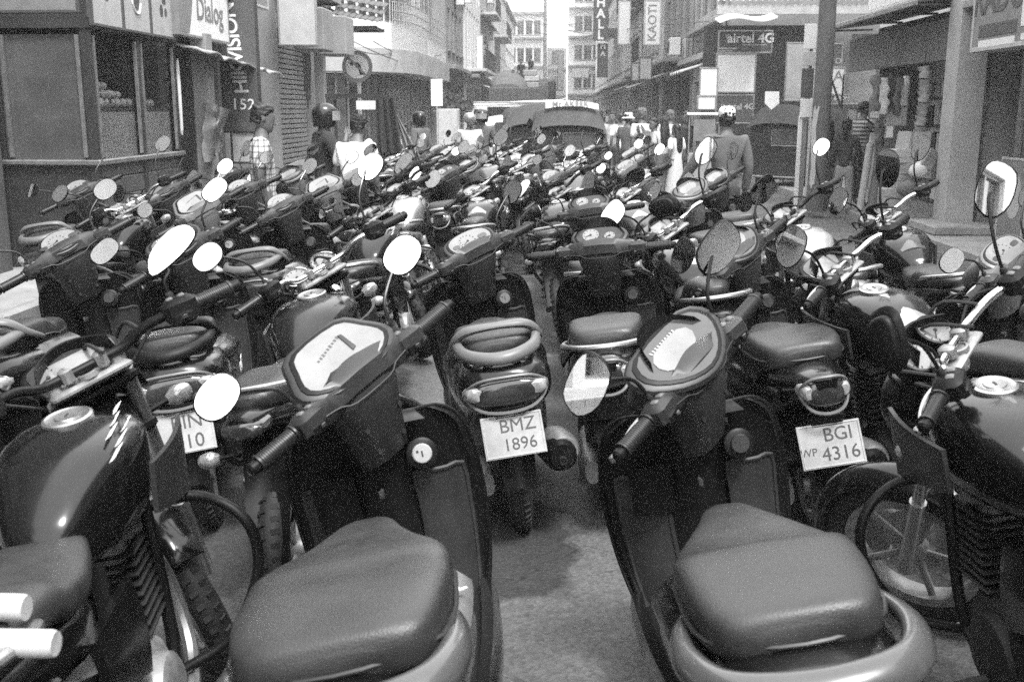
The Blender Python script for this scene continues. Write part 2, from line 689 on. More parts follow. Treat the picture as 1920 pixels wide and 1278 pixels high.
def window(parent, u0, u1, z0, z1, d=.14, mull=2, bars=0, fm='metal_frame', gm='glass_dark', sill=True, cross=0):
    f = MB().use(fm)
    w_, h_ = u1 - u0, z1 - z0
    t = .06
    f.box(((u0 + u1) / 2, d - .03, z0 + t / 2), (w_ - .004, .06, t))
    f.box(((u0 + u1) / 2, d - .03, z1 - t / 2), (w_ - .004, .06, t))
    for x in (u0 + t / 2 + .002, u1 - t / 2 - .002):
        f.box((x, d - .033, (z0 + z1) / 2), (t, .06, h_ - 2 * t))
    for i in range(1, mull):
        f.box((u0 + w_ * i / mull, d - .028, (z0 + z1) / 2), (.04, .05, h_ - 2 * t))
    for i in range(1, cross + 1):
        f.box(((u0 + u1) / 2, d - .022, z0 + h_ * i / (cross + 1)), (w_ - 2 * t, .04, .035))
    for i in range(bars):
        f.box((u0 + w_ * (i + .5) / bars, d - .08, (z0 + z1) / 2), (.014, .014, h_))
    o = part('window', f, parent, smooth=False)
    g = MB().use(gm).box(((u0 + u1) / 2, d + .012, (z0 + z1) / 2), (w_ - .01, .012, h_ - .01))
    part('pane', g, o, smooth=False)
    if sill:
        s = MB().use('concrete').box(((u0 + u1) / 2, -.04, z0 - .04), (w_ + .16, .12, .07), .01)
        part('sill', s, o, smooth=False)
    return o


def building(label, side, a, b_, x, h, wm, ops=(), depth=8, name='building', group=None, ledges=(), cat='building', rot=None):
    """side L / R: facade along the street from distance a to b_ at x; side F: facing the camera at distance x from a to b_"""
    L_ = b_ - a
    if side == 'L':
        loc, rz = (x, a, 0), R(90)
    elif side == 'R':
        loc, rz = (x, b_, 0), R(-90)
    else:
        loc, rz = (a, x, 0), 0
    t = thing(name, label, cat, loc, rz if rot is None else rot, group)
    holes = []
    for o in ops:
        u0, u1, z0, z1, k = o[:5]
        if side == 'R':
            u0, u1 = L_ - u1, L_ - u0
        holes.append((u0, u1, z0, z1, {'win': .2, 'bars': .2, 'tall': .25, 'shop': 1.3, 'door': .5, 'shutter': .25, 'slot': .5}[k], k))
    mb = MB().use(wm)
    wall_mesh(mb, L_, h, [q[:5] for q in holes], depth)
    part('wall', mb, t, smooth=False)
    for u0, u1, z0, z1, d, k in holes:
        if k == 'win':
            window(t, u0, u1, z0, z1, mull=2 if u1 - u0 < 1.6 else 3)
        elif k == 'bars':
            window(t, u0, u1, z0, z1, mull=2, bars=8)
        elif k == 'tall':
            window(t, u0, u1, z0, z1, mull=2, cross=3, sill=False)
        elif k == 'door':
            part('door', MB().use('timber_panel').box(((u0 + u1) / 2, .3, (z0 + z1) / 2), (u1 - u0 - .01, .05, z1 - z0 - .01), .005), t, smooth=False)
        elif k == 'shop':
            bx = MB().use('dark_paint').box(((u0 + u1) / 2, d - .02, (z0 + z1) / 2), (u1 - u0 - .02, .02, z1 - z0 - .02))
            bx.use('wall_dark')
            rr = random.Random(int(u0 * 100 + a * 10))
            for sh_ in range(4):
                bx.box(((u0 + u1) / 2, d - .2, z0 + .35 + .5 * sh_), (u1 - u0 - .3, .3, .03))
            sh = part('shop_shelf', bx, t, smooth=False)
            gd = MB()
            xx = u0 + .3
            while xx < u1 - .4:
                for sh_ in range(4):
                    wv = rr.uniform(.12, .3)
                    gd.use(rr.choice(['cloth_mid', 'cloth_pale', 'cardboard', 'sign_mid', 'dark_paint'])).box((xx, d - .22, z0 + .37 + .5 * sh_ + .15), (wv, .2, rr.uniform(.15, .32)))
                xx += .34
            tag(part('shelf_goods', gd, sh, smooth=False), kind='stuff')
        elif k == 'shutter':
            me = MB().use('shutter_grey').box((0, 0, 0), (u1 - u0 - .01, .03, .075), .012).mesh('slat', smooth=False)
            n = int((z1 - z0) / .085)
            for i in range(n):
                sl = ob('slat', me, t)
                sl.location = ((u0 + u1) / 2, .1, z0 + .045 + .085 * i)
                sl.rotation_euler = (R(10), 0, 0)
    for z, pr, th in ledges:
        part('ledge', MB().use('concrete').box((L_ / 2, -pr / 2 - .002, z), (L_ - .01, pr, th), .01), t, smooth=False)
    return t


def board(label, M_, w_, h_, m='sign_white', frame_m='metal_frame', th=.06, lines=(), name='shop_sign', cat='sign', group=None, border=.03):
    """a flat board whose face looks along local +Z of M_; lines = (text, x, y, size, material, dict)"""
    t = bpy.data.objects.new(name, None)
    COL.objects.link(t)
    t.matrix_world = M_
    tag(t, label, cat, group)
    part('panel', MB().use(m).box((0, 0, -th / 2), (w_ - border, h_ - border, th), .004), t, smooth=False)
    f = MB().use(frame_m)
    for s_ in (-1, 1):
        f.box((s_ * (w_ / 2 - border / 2 + .006), 0, -th / 2 + .004), (border, h_ + .012, th + .01), .004)
        f.box((0, s_ * (h_ / 2 - border / 2 + .006), -th / 2 + .004), (w_ - 2 * border + .012, border, th + .01), .004)
    part('frame', f, t, smooth=False)
    for body, x, y, sz, mm, kw in lines:
        rot = kw.pop('rot', 0)
        bx = kw.pop('bold', .0)
        text(body, sz, mm, t, Matrix.Translation((x, y, .004)) @ Matrix.Rotation(R(rot), 4, 'Z'), bold=bx, **kw)
    return t


def face_L(y, x, z):
    """board on the left side of the street facing right (+X): local x runs away from the camera"""
    return frame((x, y, z), (0, 1, 0), (0, 0, 1))


def face_R(y, x, z):
    return frame((x, y, z), (0, -1, 0), (0, 0, 1))


def face_C(x, y, z, yaw=0, tilt=0):
    """facing the camera (-Y); yaw turns it towards the right, tilt leans its top forward"""
    return Matrix.Translation((x, y, z)) @ Matrix.Rotation(R(yaw), 4, 'Z') @ Matrix.Rotation(R(90 + tilt), 4, 'X')


# scraps on the road
def scrap(label, px, py, s_, seed, m='paper_white', name='paper_scrap'):
    q = PZ(px, py, 0.0)
    rr_ = random.Random(seed)
    b_ = MB().use(m).slab(lambda u, v: ((u - .5) * s_[0] + .02 * math.sin(5 * v + seed), (v - .5) * s_[1] + .015 * math.sin(7 * u + seed), .012 + .018 * math.sin(4 * u + seed) * math.sin(5 * v)), 8, 8, (0, 0, .002))
    o_ = ob(name, b_.mesh(name))
    o_.location = (q.x, q.y, .004)
    o_.rotation_euler = (0, 0, rr_.uniform(0, 6))
    return tag(o_, label, 'litter')


scrap('pale flat scrap of paper on the road beside the broad-seated scooter', 1228, 1118, (.11, .08), 1)
scrap('crumpled white paper on the dark ground behind the guarded motorcycle', 480, 905, (.12, .1), 2)
scrap('torn white wrapper lying next to the crumpled paper', 535, 915, (.2, .1), 3)
# ------------------------------------------------------------------ left side of the street
KX, KY0, KY1 = -4.5, 10.3, 12.65
# glass kiosk
k = thing('glass_kiosk', 'dark glass-walled juice kiosk on the corner with fruit on its shelf', 'kiosk', (KX, KY0, 0))
W_ = .98
planks = MB().use('timber_panel').box((0, 0, 0), (.03, KY1 - KY0 - .1, .175), .008).mesh('plank', smooth=False)
for i in range(6):
    p = ob('plank', planks, k)
    p.location = (-.02 + rnd(-.003, .003), (KY1 - KY0) / 2, .13 + .09 + .183 * i - .04)
planks = MB().use('dark_paint').box((0, 0, 0), (W_ - .08, .03, 1.05), .008)
part('front_board', planks, k, loc=(-W_ / 2, .02, .66), smooth=False)
b = MB().use('metal_frame')
b.box((-W_ / 2, (KY1 - KY0) / 2, 1.17), (W_ + .1, KY1 - KY0 + .1, .05), .01)
part('counter_ledge', b, k, smooth=False)
b = MB().use('dark_paint')
for x, y in ((-.03, .03), (-W_ + .04, .03), (-.03, KY1 - KY0 - .03), (-.03, 1.22)):
    b.box((x, y, 1.25), (.085, .085, 2.5), .006)
for y in (.11, 1.14, 1.30, KY1 - KY0 - .11):
    b.use('metal_frame').box((.004, y, 1.8), (.03, .03, 1.16))
for x in (-.10, -W_ + .14):
    b.box((x, -.004, 1.8), (.04, .03, 1.16))
part('post_frame', b, k, smooth=False)
m_ = mat('kiosk_glass', 0.02, 0.08, amp=.0, rvar=0.02, spec=.4)
tr = m_.node_tree.nodes.new('ShaderNodeBsdfTransparent')
tr.inputs[0].default_value = (.75, .75, .75, 1)
ms = m_.node_tree.nodes.new('ShaderNodeMixShader')
ms.inputs[0].default_value = .12
m_.node_tree.links.new(tr.outputs[0], ms.inputs[1])
m_.node_tree.links.new(m_.node_tree.nodes['Principled BSDF'].outputs[0], ms.inputs[2])
m_.node_tree.links.new(ms.outputs[0], m_.node_tree.nodes['Material Output'].inputs[0])
for y0, y1 in ((.09, 1.16), (1.28, KY1 - KY0 - .09)):
    part('pane', MB().use('kiosk_glass').box((-.03, (y0 + y1) / 2, 1.79), (.008, y1 - y0, 1.19)), k, smooth=False)
part('pane', MB().use('glass_shop').box((-W_ / 2, .03, 1.79), (W_ - .16, .008, 1.19)), k, smooth=False)
b = MB().use('dark_paint')
b.box((-W_ / 2, (KY1 - KY0) / 2, 2.49), (W_ + .06, KY1 - KY0 + .06, .1))
part('roof', b, k, smooth=False)
b = MB().use('sign_mid')
b.box((-.28, (KY1 - KY0) / 2, 1.68), (.42, KY1 - KY0 - .25, .03))
b.use('sign_white').box((-.07, (KY1 - KY0) / 2, 1.41), (.02, KY1 - KY0 - .25, .49))
part('shelf', b, k, smooth=False)
fr = MB().use('fruit').sloft('Z', [(-.05, 0, 0, .012, .012, .012, 2), (-.04, 0, 0, .03, .03, .03, 2), (0, 0, 0, .05, .05, .05, 2), (.035, 0, 0, .034, .034, .034, 2), (.047, 0, 0, .008, .008, .008, 2)], 12, 2).mesh('fruit')
for i in range(34):
    row = 0 if i < 16 else (1 if i < 28 else 2)
    kk = (i - (0, 16, 28)[row])
    o = ob('fruit', fr)
    o.location = (KX - .13 - .09 * (kk % 2) - rnd(0, .03), KY0 + .2 + (kk * .072) % 1.1 + .05 * row + rnd(-.02, .02), 1.745 + row * .082)
    o.rotation_euler = (rnd(0, 1), rnd(0, 1), rnd(0, 6))
    s = rnd(.85, 1.15)
    o.scale = (s, s, s)
    tag(o, 'round fruit heaped on the shelf behind the kiosk glass', 'fruit', 'fruits heaped in the kiosk')
for i in range(6):
    o = ob('fruit', fr)
    o.location = (KX - .18 - rnd(0, .05), KY0 + 1.42 + .12 * i, 1.745)
    tag(o, 'round fruit heaped on the shelf behind the kiosk glass', 'fruit', 'fruits heaped in the kiosk')
# picture panels above the kiosk
def picture_panel(label, M_, w_, h_, kind, m='sign_grey'):
    t = board(label, M_, w_, h_, m, 'sign_dark', .05, name='picture_panel', cat='sign', group='fruit picture panels above the kiosk')
    b = MB().use('sign_dark')
    if kind == 'wedge':
        b.add([(-.2, -.1, .004), (.22, -.1, .004), (.1, .16, .004), (-.16, .14, .004)], [(0, 1, 2, 3)])
    elif kind == 'pear':
        b.prism(smooth_poly([(0, .17), (.05, .06), (.09, -.06), (.04, -.15), (-.05, -.15), (-.09, -.05), (-.04, .07)], 3), .003)
        b.use('sign_white').tube([(-.10, .02, .004), (-.11, -.1, .004), (-.04, -.18, .004), (.06, -.18, .004), (.11, -.08, .004)], .012, 6, 4)
    elif kind == 'bottle':
        b.prism(smooth_poly([(.03, .20), (.035, .08), (.08, .03), (.08, -.02), (-.02, -.02), (-.02, .04), (0, .08), (0, .2)], 2), .003)
        b.prism(ell(.05, .07, 14, cx=-.06, cy=-.1), .003)
        b.prism(ell(.04, .05, 14, cx=.07, cy=-.11), .003)
    else:
        b.prism(ell(.05, .04, 14, cx=0, cy=-.10), .003)
        b.prism(ell(.02, .03, 10, cx=-.02, cy=-.02), .003)
    part('picture', b, t, smooth=False)


z0 = 2.86
picture_panel('pale picture panel with small fruit, first on the long side of the kiosk', face_L(KY0 + .38, KX + .06, z0), .74, .78, 'cup')
picture_panel('pale picture panel with a pear and white curve, middle of the long side', face_L(KY0 + 1.14, KX + .06, z0), .74, .78, 'pear')
picture_panel('pale picture panel with a bottle and round fruit, next to the phone shop sign', face_L(KY0 + 1.92, KX + .06, z0), .78, .78, 'bottle')
picture_panel('dark picture panel with a dark wedge on the kiosk end wall', face_C(KX - .52, KY0 - .04, z0 + .12), .96, .80, 'wedge', 'sign_mid')
picture_panel('pale picture panel at the very edge of the kiosk front', face_C(KX - 1.42, KY0 - .1, z0 + .05), .6, .74, 'cup', 'sign_grey')
p0, p1 = PX(326, 50, KX + .08), PX(437, 50, KX + .2)
board('white phone shop sign reading Dialog hung beside the kiosk pictures', face_L((p0.y + p1.y) / 2, KX + .14, 2.96), p1.y - p0.y, .86, 'sign_white', 'sign_mid', .12,
      [('Dialog', .20, -.09, .40, 'sign_mid', {'bold': .006})])
b = MB().use('sign_mid').prism([(-(p1.y - p0.y) / 2 + .03, -.40), (-(p1.y - p0.y) / 2 + .03, .40), (-.50, .40), (-.42, .1), (-.50, -.15), (-.62, -.40)], .004)
o = part('shop_logo', b, bpy.data.objects['shop_sign'], smooth=False)
o.location = (0, 0, .002)
# white rounded plaque
p = PY(327, 184, 12.75)
b = MB().use('sign_white').prism(smooth_poly([(-.075, -.40), (-.085, .40), (-.06, .42), (.06, .42), (.085, .40), (.085, -.36), (.05, -.42), (-.06, -.42)], 2), .03, .006)
o = ob('plaque', b.mesh('plaque'))
o.matrix_world = face_C(p.x, p.y, p.z)
tag(o, 'tall white rounded plaque fixed at the end of the kiosk', 'plaque')
b = MB().use('ink')
b.box((.05, .37, .032), (.025, .025, .004))
b.box((.04, -.36, .032), (.025, .025, .004))
part('bolt_plate', b, o, smooth=False)
# pale column and the plastic sheet hung on it
b = MB().use('wall_grey').box((-4.42, 13.4, 1.3), (.2, .25, 2.6), .01)
tag(part('column', b), 'pale square column behind the plastic sheet', 'column')
b = MB().use('plastic_film')
b.slab(lambda u, v: (-4.36 + .30 * u * (1 - .3 * v) + .03 * math.sin(9 * u + 5 * v), 13.1 + .09 * math.sin(14 * u + 3 * v) + .06 * mnoise.noise((5 * u, 5 * v, 1)), 1.85 - .75 * v * (1 - .35 * u + .1 * math.sin(8 * u)) - .18 * u), 30, 16, (0, .006, 0))
tag(part('plastic_sheet', b), 'crumpled clear plastic sheet hung beside the kiosk', 'sheet')
# shop at the very left
t = building('dark shop front with pale door rails at the left edge of the street', 'L', -6, 10.1, -5.35, 9, 'wall_dark', [(12.2, 15.9, .2, 2.5, 'shop'), (7, 11.5, .2, 2.5, 'shop'), (1, 6, .2, 2.5, 'shop'), (2, 4, 4, 6, 'win'), (8, 10, 4, 6, 'win')])
b = MB().use('metal_frame')
for z in (.45, .85, 1.2, 1.6, 2.05):
    b.box((14.05, .10, z), (3.6, .04, .05))
for u in (12.3, 13.5, 14.7, 15.8):
    b.box((u, .102, 1.3), (.05, .05, 2.3))
part('door_rail', b, t, smooth=False)
# recessed shops behind the kiosk
t = building('dark recessed shop block with upper wall behind the kiosk', 'L', 10.2, 17.6, -5.5, 9.5, 'wall_dark', [(2.6, 4.6, .15, 2.9, 'shop'), (5.0, 7.2, .15, 2.8, 'shop'), (1, 3, 4.5, 6.5, 'win'), (4, 6, 4.5, 6.5, 'win')], ledges=((3.6, .5, .15),))
t = building('shop block with closed grey roller shutter', 'L', 17.65, 21.6, -4.62, 9.5, 'wall_grey', [(.25, 2.55, .15, 3.0, 'shutter'), (2.9, 3.7, .15, 3.1, 'slot'), (1, 3, 4.5, 6.5, 'win')], ledges=((3.75, .35, .12),))
b = MB().use('rubber')
for i in range(5):
    b.tube([(1.75 + .11 * i, -.06, 3.05), (1.7 + .12 * i + .03 * (i % 2), -.09, 2.4), (1.78 + .08 * i, -.07, 2.0 - .15 * (i % 3))], .014, 6, 4)
part('cable', b, t)
# vertical board with the number, facing the camera
p = PY(447, 130, 14.6)
board('tall dark sign board with sideways lettering and house number 152', face_C(p.x + .02, 14.6, 2.32, 4), .52, 1.9, 'sign_dark', 'dark_paint', .05,
      [('HIKVISION', -.05, .16, .27, 'decal_white', {'rot': 97, 'bold': .004, 'space': .92, 'shear': .1}), ('152', .02, -.58, .20, 'decal_white', {'bold': .003, 'space': 1.1})])
board('pale notice board below the number 152', face_C(p.x + .06, 14.62, 1.2, 4), .44, .5, 'sign_grey', 'dark_paint', .04)
b = MB().use('metal_frame').tube([(-4.47, 13.9, 2.5), (-4.43, 13.85, .13)], .010, 8, 1)
tag(part('thin_pole', b), 'thin pale pole in front of the dark number board', 'pole')
# crumpled metal awning strip
b = MB().use('metal_pale')
b.slab(lambda u, v: (-4.50 + .42 * v + .03 * math.sin(23 * u), 12.7 + 3.5 * u, 2.42 - .16 * u - .10 * v + .02 * math.sin(31 * u) * v + .03 * mnoise.noise((9 * u, 3 * v, 0))), 40, 5, (0, 0, .015))
tag(part('awning', b), 'long crumpled metal awning strip below the phone shop sign', 'awning')
# boards above
board('dark framed shop board over the recessed doorway', face_L(15.3, -4.35, 3.62), 2.2, .95, 'sign_mid', 'sign_grey', .08)
board('weathered pale square board jutting out above the roller shutter', face_C(PY(556, 0, 17.2).x, 17.2, 3.3, 10), .60, 1.25, 'sign_grey', 'metal_frame', .25)
p = PY(590, 70, 18.4)
for i, (pxx, yy) in enumerate(((582, 18.0), (625, 19.6))):
    p = PY(pxx, 80, yy)
    b = MB().use('wall_grey').box((p.x, yy + .3, 2.98), (.50, .8, .68), .02)
    tag(part('canopy_box', b, smooth=False), ('grey boxed canopy beside the weathered board above the shutter', 'grey boxed canopy under the dark tiled awning')[i], 'canopy')
# dark tiled awning on brackets
p = PY(660, 30, 21.4)
a = thing('tiled_awning', 'dark sloping tiled awning on a frame near the corner', 'awning', (p.x, 21.0, 3.2))
b = MB().use('dark_paint')
b.box((0, 0, .02), (1.1, .06, .06))
b.box((0, .9, .02), (1.1, .06, .06))
for x in (-.5, 0, .5):
    b.box((x, .45, .02), (.05, .85, .05))
part('frame', b, a, smooth=False)
tile = MB().use('wall_dark').slab(lambda u, v: (.115 * u, .5 * v, .02 * math.sin(math.pi * u) - .1 * v), 4, 1, (0, 0, .012)).mesh('tile')
for r_ in range(3):
    for c_ in range(10):
        o = ob('tile', tile, a)
        o.location = (-.6 + .12 * c_, -.15 + .42 * r_, .30 + .17 * r_ - .02 * c_)
        o.rotation_euler = (R(24), R(9), 0)
# round no-left-turn sign
p = PY(670, 125, 22)
s = thing('road_sign', 'round road sign with barred turn arrow on a pale post', 'road sign', (p.x, 22, 0))
T = frame((0, 0, p.z), (1, 0, 0), (0, 0, 1))
b = MB().use('metal_pale').tube([(.02, .05, .1), (.02, .05, p.z + .2)], .035, 10, 1)
part('post', b, s)
b = MB().use('sign_mid').lathe([(.24, 0), (.31, 0), (.315, .01), (.31, .02), (.24, .02)], 36, T, ring=True)
part('rim', b, s)
b = MB().use('sign_white').lathe([(.245, .004), (.245, .012), (.0005, .012)], 36, T)
pl = part('sign_plate', b, s)
b = MB().use('ink')
b.prism([(-.17, .06), (-.09, .11), (-.09, .085), (.02, .08), (.07, .03), (.09, -.06), (.12, -.16), (.05, -.17), (.03, -.07), (.0, .02), (-.09, .035), (-.09, .0)], .004, 0, T @ TM((0, 0, .013)))
b.use('sign_mid').box((0, 0, .0195), (.50, .045, .004), 0, T @ Matrix.Rotation(R(-45), 4, 'Z'))
part('arrow', b, s, smooth=False)
# curved corner building
C = thing('corner_building', 'pale rounded corner building with curved balcony and glass ground floor', 'building', (0, 0, 0))
path = [(-14, 30), (-8.2, 30.0), (-6.6, 30.25), (-5.6, 30.9), (-5.0, 32.0), (-4.75, 33.4), (-4.7, 35.5), (-4.7, 42)]
pp = [(-14, 30.0)] + [p_ for p_ in interp(path[1:7], 3)] + [(-4.7, 42)]


def offs(pl_, d):
    o = []
    for i in range(len(pl_)):
        a_, c_ = Vector(pl_[max(i - 1, 0)]), Vector(pl_[min(i + 1, len(pl_) - 1)])
        t_ = (c_ - a_).normalized()
        o.append((pl_[i][0] + t_.y * d, pl_[i][1] - t_.x * d))
    return o


def band(b_, pl_, d0, d1, z0, z1):
    A_, B_ = offs(pl_, d1), offs(pl_, d0)
    rs = [[(A_[i][0], A_[i][1], z0), (A_[i][0], A_[i][1], z1), (B_[i][0], B_[i][1], z1), (B_[i][0], B_[i][1], z0)] for i in range(len(pl_))]
    b_.rings(rs)


b = MB().use('wall_white')
band(b, pp, -.4, -.1, 3.4, 14)
part('wall', b, C, ang=30)
b = MB().use('wall_mid')
band(b, pp, -.4, .55, 2.72, 3.38)
part('balcony_slab', b, C, ang=30)
b = MB().use('wall_white')
band(b, pp, -.4, .42, 3.39, 4.1)
part('balcony_parapet', b, C, ang=30)
b = MB().use('dark_paint')
band(b, pp, -.45, -.3, .1, 2.7)
part('ground_floor', b, C, ang=30)
P_ = offs(pp, -.22)
for i in range(1, len(P_) - 1):
    a_, c_ = Vector(P_[i]), Vector(P_[i + 1])
    n_ = max(1, int((c_ - a_).length / .8))
    for j in range(n_):
        q = a_.lerp(c_, j / n_)
        e = a_.lerp(c_, (j + 1) / n_)
        T = frame((q.x, q.y, 0), (e.x - q.x, e.y - q.y, 0), (0, 0, 1))
        w_ = (e - q).length
        part('shop_pane', MB().use(random.choice(['glass_shop', 'glass_dark', 'wall_dark'])).box((w_ / 2, 1.4, 0), (w_ - .06, 2.5, .02), 0, T), C, smooth=False)
        part('mullion', MB().use('metal_frame').box((0, 1.4, .05), (.05, 2.6, .07), 0, T), C, smooth=False)
P_ = offs(pp, -.08)
for i in range(0, len(P_) - 1):
    a_, c_ = Vector(P_[i]), Vector(P_[i + 1])
    n_ = max(1, int((c_ - a_).length / 1.25))
    for j in range(n_):
        q = a_.lerp(c_, (j + .14) / n_)
        e = a_.lerp(c_, (j + .86) / n_)
        T = frame((q.x, q.y, 0), (e.x - q.x, e.y - q.y, 0), (0, 0, 1))
        w_ = (e - q).length
        if q.x < -9:
            continue
        for z0, z1 in ((4.2, 7.4), (8.2, 11)):
            f_ = part('window', MB().use('metal_frame').box((w_ / 2, (z0 + z1) / 2, -.02), (w_, z1 - z0, .05), 0, T), C, smooth=False)
            for s_ in (0, 1):
                part('pane', MB().use('glass_dark').box((w_ * (.26 + .48 * s_), (z0 + z1) / 2, .01), (w_ * .42, z1 - z0 - .12, .02), 0, T), f_, smooth=False)
b = MB().use('metal_pale')
Q = [(x, y) for x, y in offs(pp, .48) if y > 31]
for z in (4.2, 4.45, 4.7):
    b.tube([(x, y, z) for x, y in Q], .018, 6, 1)
for i in range(len(Q) - 1):
    for j in range(4 if i < len(Q) - 2 else 10):
        f = j / (4 if i < len(Q) - 2 else 10)
        x, y = Q[i][0] * (1 - f) + Q[i + 1][0] * f, Q[i][1] * (1 - f) + Q[i + 1][1] * f
        b.tube([(x, y, 3.4), (x, y, 4.7)], .012, 5, 1)
part('railing', b, C)
# street furniture in front of the corner
p = PY(819, 174, 28)
s = thing('notice_sign', 'narrow white notice sign on a thin post before the corner building', 'sign', (p.x, 28, 0))
part('post', MB().use('metal_pale').tube([(0, .02, 0), (0, .02, p.z)], .02, 8, 1), s)
o = part('panel', MB().use('sign_white').box((0, 0, p.z), (.30, .02, .68), .005), s, smooth=False)
p = PY(836, 216, 30)
s = thing('utility_cabinet', 'grey utility cabinet beside the white notice sign', 'cabinet', (p.x + .05, 30, 0))
part('housing', MB().use('wall_mid').box((0, .2, .92), (.62, .4, 1.55), .02), s, smooth=False)
part('door', MB().use('sign_grey').box((.0, -.01, .95), (.52, .02, 1.4), .005), s, smooth=False)


def leafy(name, label, c, r, n, seed, cat='plant'):
    rr = random.Random(seed)
    t = thing(name, label, cat, c)
    b = MB().use('leaf')
    for i in range(n):
        v_ = Vector((rr.gauss(0, 1), rr.gauss(0, 1), rr.gauss(0, 1))).normalized() * r * rr.uniform(.35, 1) * (1 + .3 * mnoise.noise((i * .3, 0, seed)))
        s_ = rr.uniform(.05, .11)
        T = TM(tuple(v_ + Vector((0, 0, 1.0 + r))), (rr.uniform(0, 6), rr.uniform(0, 6), rr.uniform(0, 6)))
        b.add([(-s_ * .5, 0, 0), (0, -s_, .01), (s_ * .5, 0, 0), (0, s_, .01)], [(0, 1, 2, 3)], T)
    part('foliage', b, t, smooth=False)
    b = MB().use('wood_pole')
    for i in range(5):
        b.tube([(0, 0, .1), (rr.uniform(-.1, .1), rr.uniform(-.1, .1), .7), (rr.uniform(-.3, .3), rr.uniform(-.3, .3), 1.2 + r)], [.04, .03, .01], 6, 3)
    part('stem', b, t)
    return t


p = PY(848, 172, 31.5)
leafy('shrub', 'leafy dark shrub growing beside the corner building', (p.x + .05, 31.5, .13), .55, 500, 4)
# ------------------------------------------------------------------ the far street, left and right
def grid_ops(L_, floors, n, w_, z0=4.0, fh=3.1, wh=1.6, kind='win', base='shop', margin=.6):
    ops = []
    if base:
        m = max(1, int(L_ / 3.6))
        for i in range(m):
            ops.append((L_ * i / m + .25, L_ * (i + 1) / m - .25, .15, 2.75, base if base != 'mix' else ('shop', 'shutter', 'door')[(i * 7 + int(L_)) % 3]))
    for f in range(floors):
        for i in range(n):
            c = margin + (L_ - 2 * margin) * (i + .5) / n
            ops.append((c - w_ / 2, c + w_ / 2, z0 + fh * f, z0 + fh * f + wh, kind))
    return ops


FAC = 'buildings lining the street'
building('grey blank-sided building jutting out past the rounded corner building', 'L', 42.05, 50, -4.3, 17, 'wall_grey', grid_ops(7.95, 4, 4, 1.0), ledges=((3.3, .4, .15), (6.6, .2, .1), (9.8, .2, .1)), group=FAC)
building('pale building with tall narrow windows beyond the grey one', 'L', 50.05, 60, -4.2, 16, 'wall_white', grid_ops(9.95, 4, 6, .8, kind='tall', wh=2.3, base='mix'), ledges=((3.2, .6, .15),), group=FAC)
building('mid-grey building with barred windows and a ledge at each storey on the left', 'L', 60.05, 73, -4.25, 15, 'wall_mid', grid_ops(12.95, 3, 6, 1.3, kind='bars', base='mix'), ledges=((3.2, .5, .15), (6.8, .25, .1), (10, .25, .1)), group=FAC)
building('pale far building with a set-back top on the left side', 'L', 73.05, 92, -4.3, 14, 'wall_pale', grid_ops(18.95, 3, 8, 1.4, base='mix'), ledges=((3.2, .5, .15), (14.0, .3, .2)), group=FAC)
building('white farthest building on the left before the bend', 'L', 92.05, 118, -4.6, 10.5, 'wall_white', grid_ops(25.95, 2, 9, 1.5, base='mix'), ledges=((3.2, .5, .15), (10.5, .4, .2)), group=FAC)
# across the end of the street
building('white stepped building closing the end of the street', 'F', -6.3, -1.2, 128, 12.5, 'wall_white', grid_ops(5.1, 3, 4, .8, base='shop'), ledges=((3.3, .8, .2), (6.6, .8, .2), (9.8, .8, .2), (12.6, .5, .3)), group=FAC)
building('low white building beside the stepped one at the street end', 'F', -1.15, 1.2, 133, 9, 'wall_pale', grid_ops(2.35, 2, 2, .7, base='shop'), ledges=((3.3, .8, .2), (6.4, .6, .2)), group=FAC)
building('tall pale tower with balconies rising at the end of the street', 'F', 1.3, 5.6, 122, 30, 'wall_white', grid_ops(4.3, 8, 3, .9, base='shop'), ledges=tuple((3.3 + 3.1 * i, 1.0, .18) for i in range(9)), group=FAC)
# right side
building('dark-fronted building with tall windows nearest on the right of the far street', 'R', 27.6, 34, 4.25, 14, 'wall_mid', [(.3, 2.6, .15, 2.6, 'shop'), (3.2, 6.1, .15, 2.5, 'shop'), (.4, 1.5, 4.3, 7.3, 'tall'), (2.0, 3.1, 4.3, 7.3, 'tall'), (3.7, 4.7, 4.3, 7.3, 'tall'), (5.2, 6.1, 4.3, 7.3, 'tall'), (.6, 2.6, 8.5, 10.6, 'win'), (3.6, 5.6, 8.5, 10.6, 'win')], ledges=((3.05, .5, .14), (3.9, .3, .12), (7.9, .3, .12)), group=FAC)
building('grey building with shop awning and barred window on the right', 'R', 34.05, 43, 4.2, 15, 'wall_grey', grid_ops(8.95, 3, 4, 1.3, kind='bars'), ledges=((3.2, .9, .12), (6.8, .25, .1)), group=FAC)
building('pale building with a barred balcony on the right', 'R', 43.05, 54, 4.1, 17, 'wall_pale', grid_ops(10.95, 4, 5, 1.3), ledges=((3.2, .8, .14), (6.6, .9, .14), (9.8, .9, .14)), group=FAC)
building('white building with wide windows beyond the barred balcony', 'R', 54.05, 68, 4.2, 19, 'wall_white', grid_ops(13.95, 5, 6, 1.5, base='mix'), ledges=((3.2, .6, .14), (6.6, .3, .12), (9.8, .3, .12)), group=FAC)
building('mid-grey tall building far along on the right', 'R', 68.05, 90, 4.15, 21, 'wall_pale', grid_ops(21.95, 5, 9, 1.4, base='mix'), ledges=((3.2, .6, .14), (9.8, .3, .12)), group=FAC)
building('pale building at the far end of the right side', 'R', 90.05, 121, 4.3, 18, 'wall_white', grid_ops(30.95, 4, 11, 1.5, base='mix'), ledges=((3.2, .6, .14),), group=FAC)


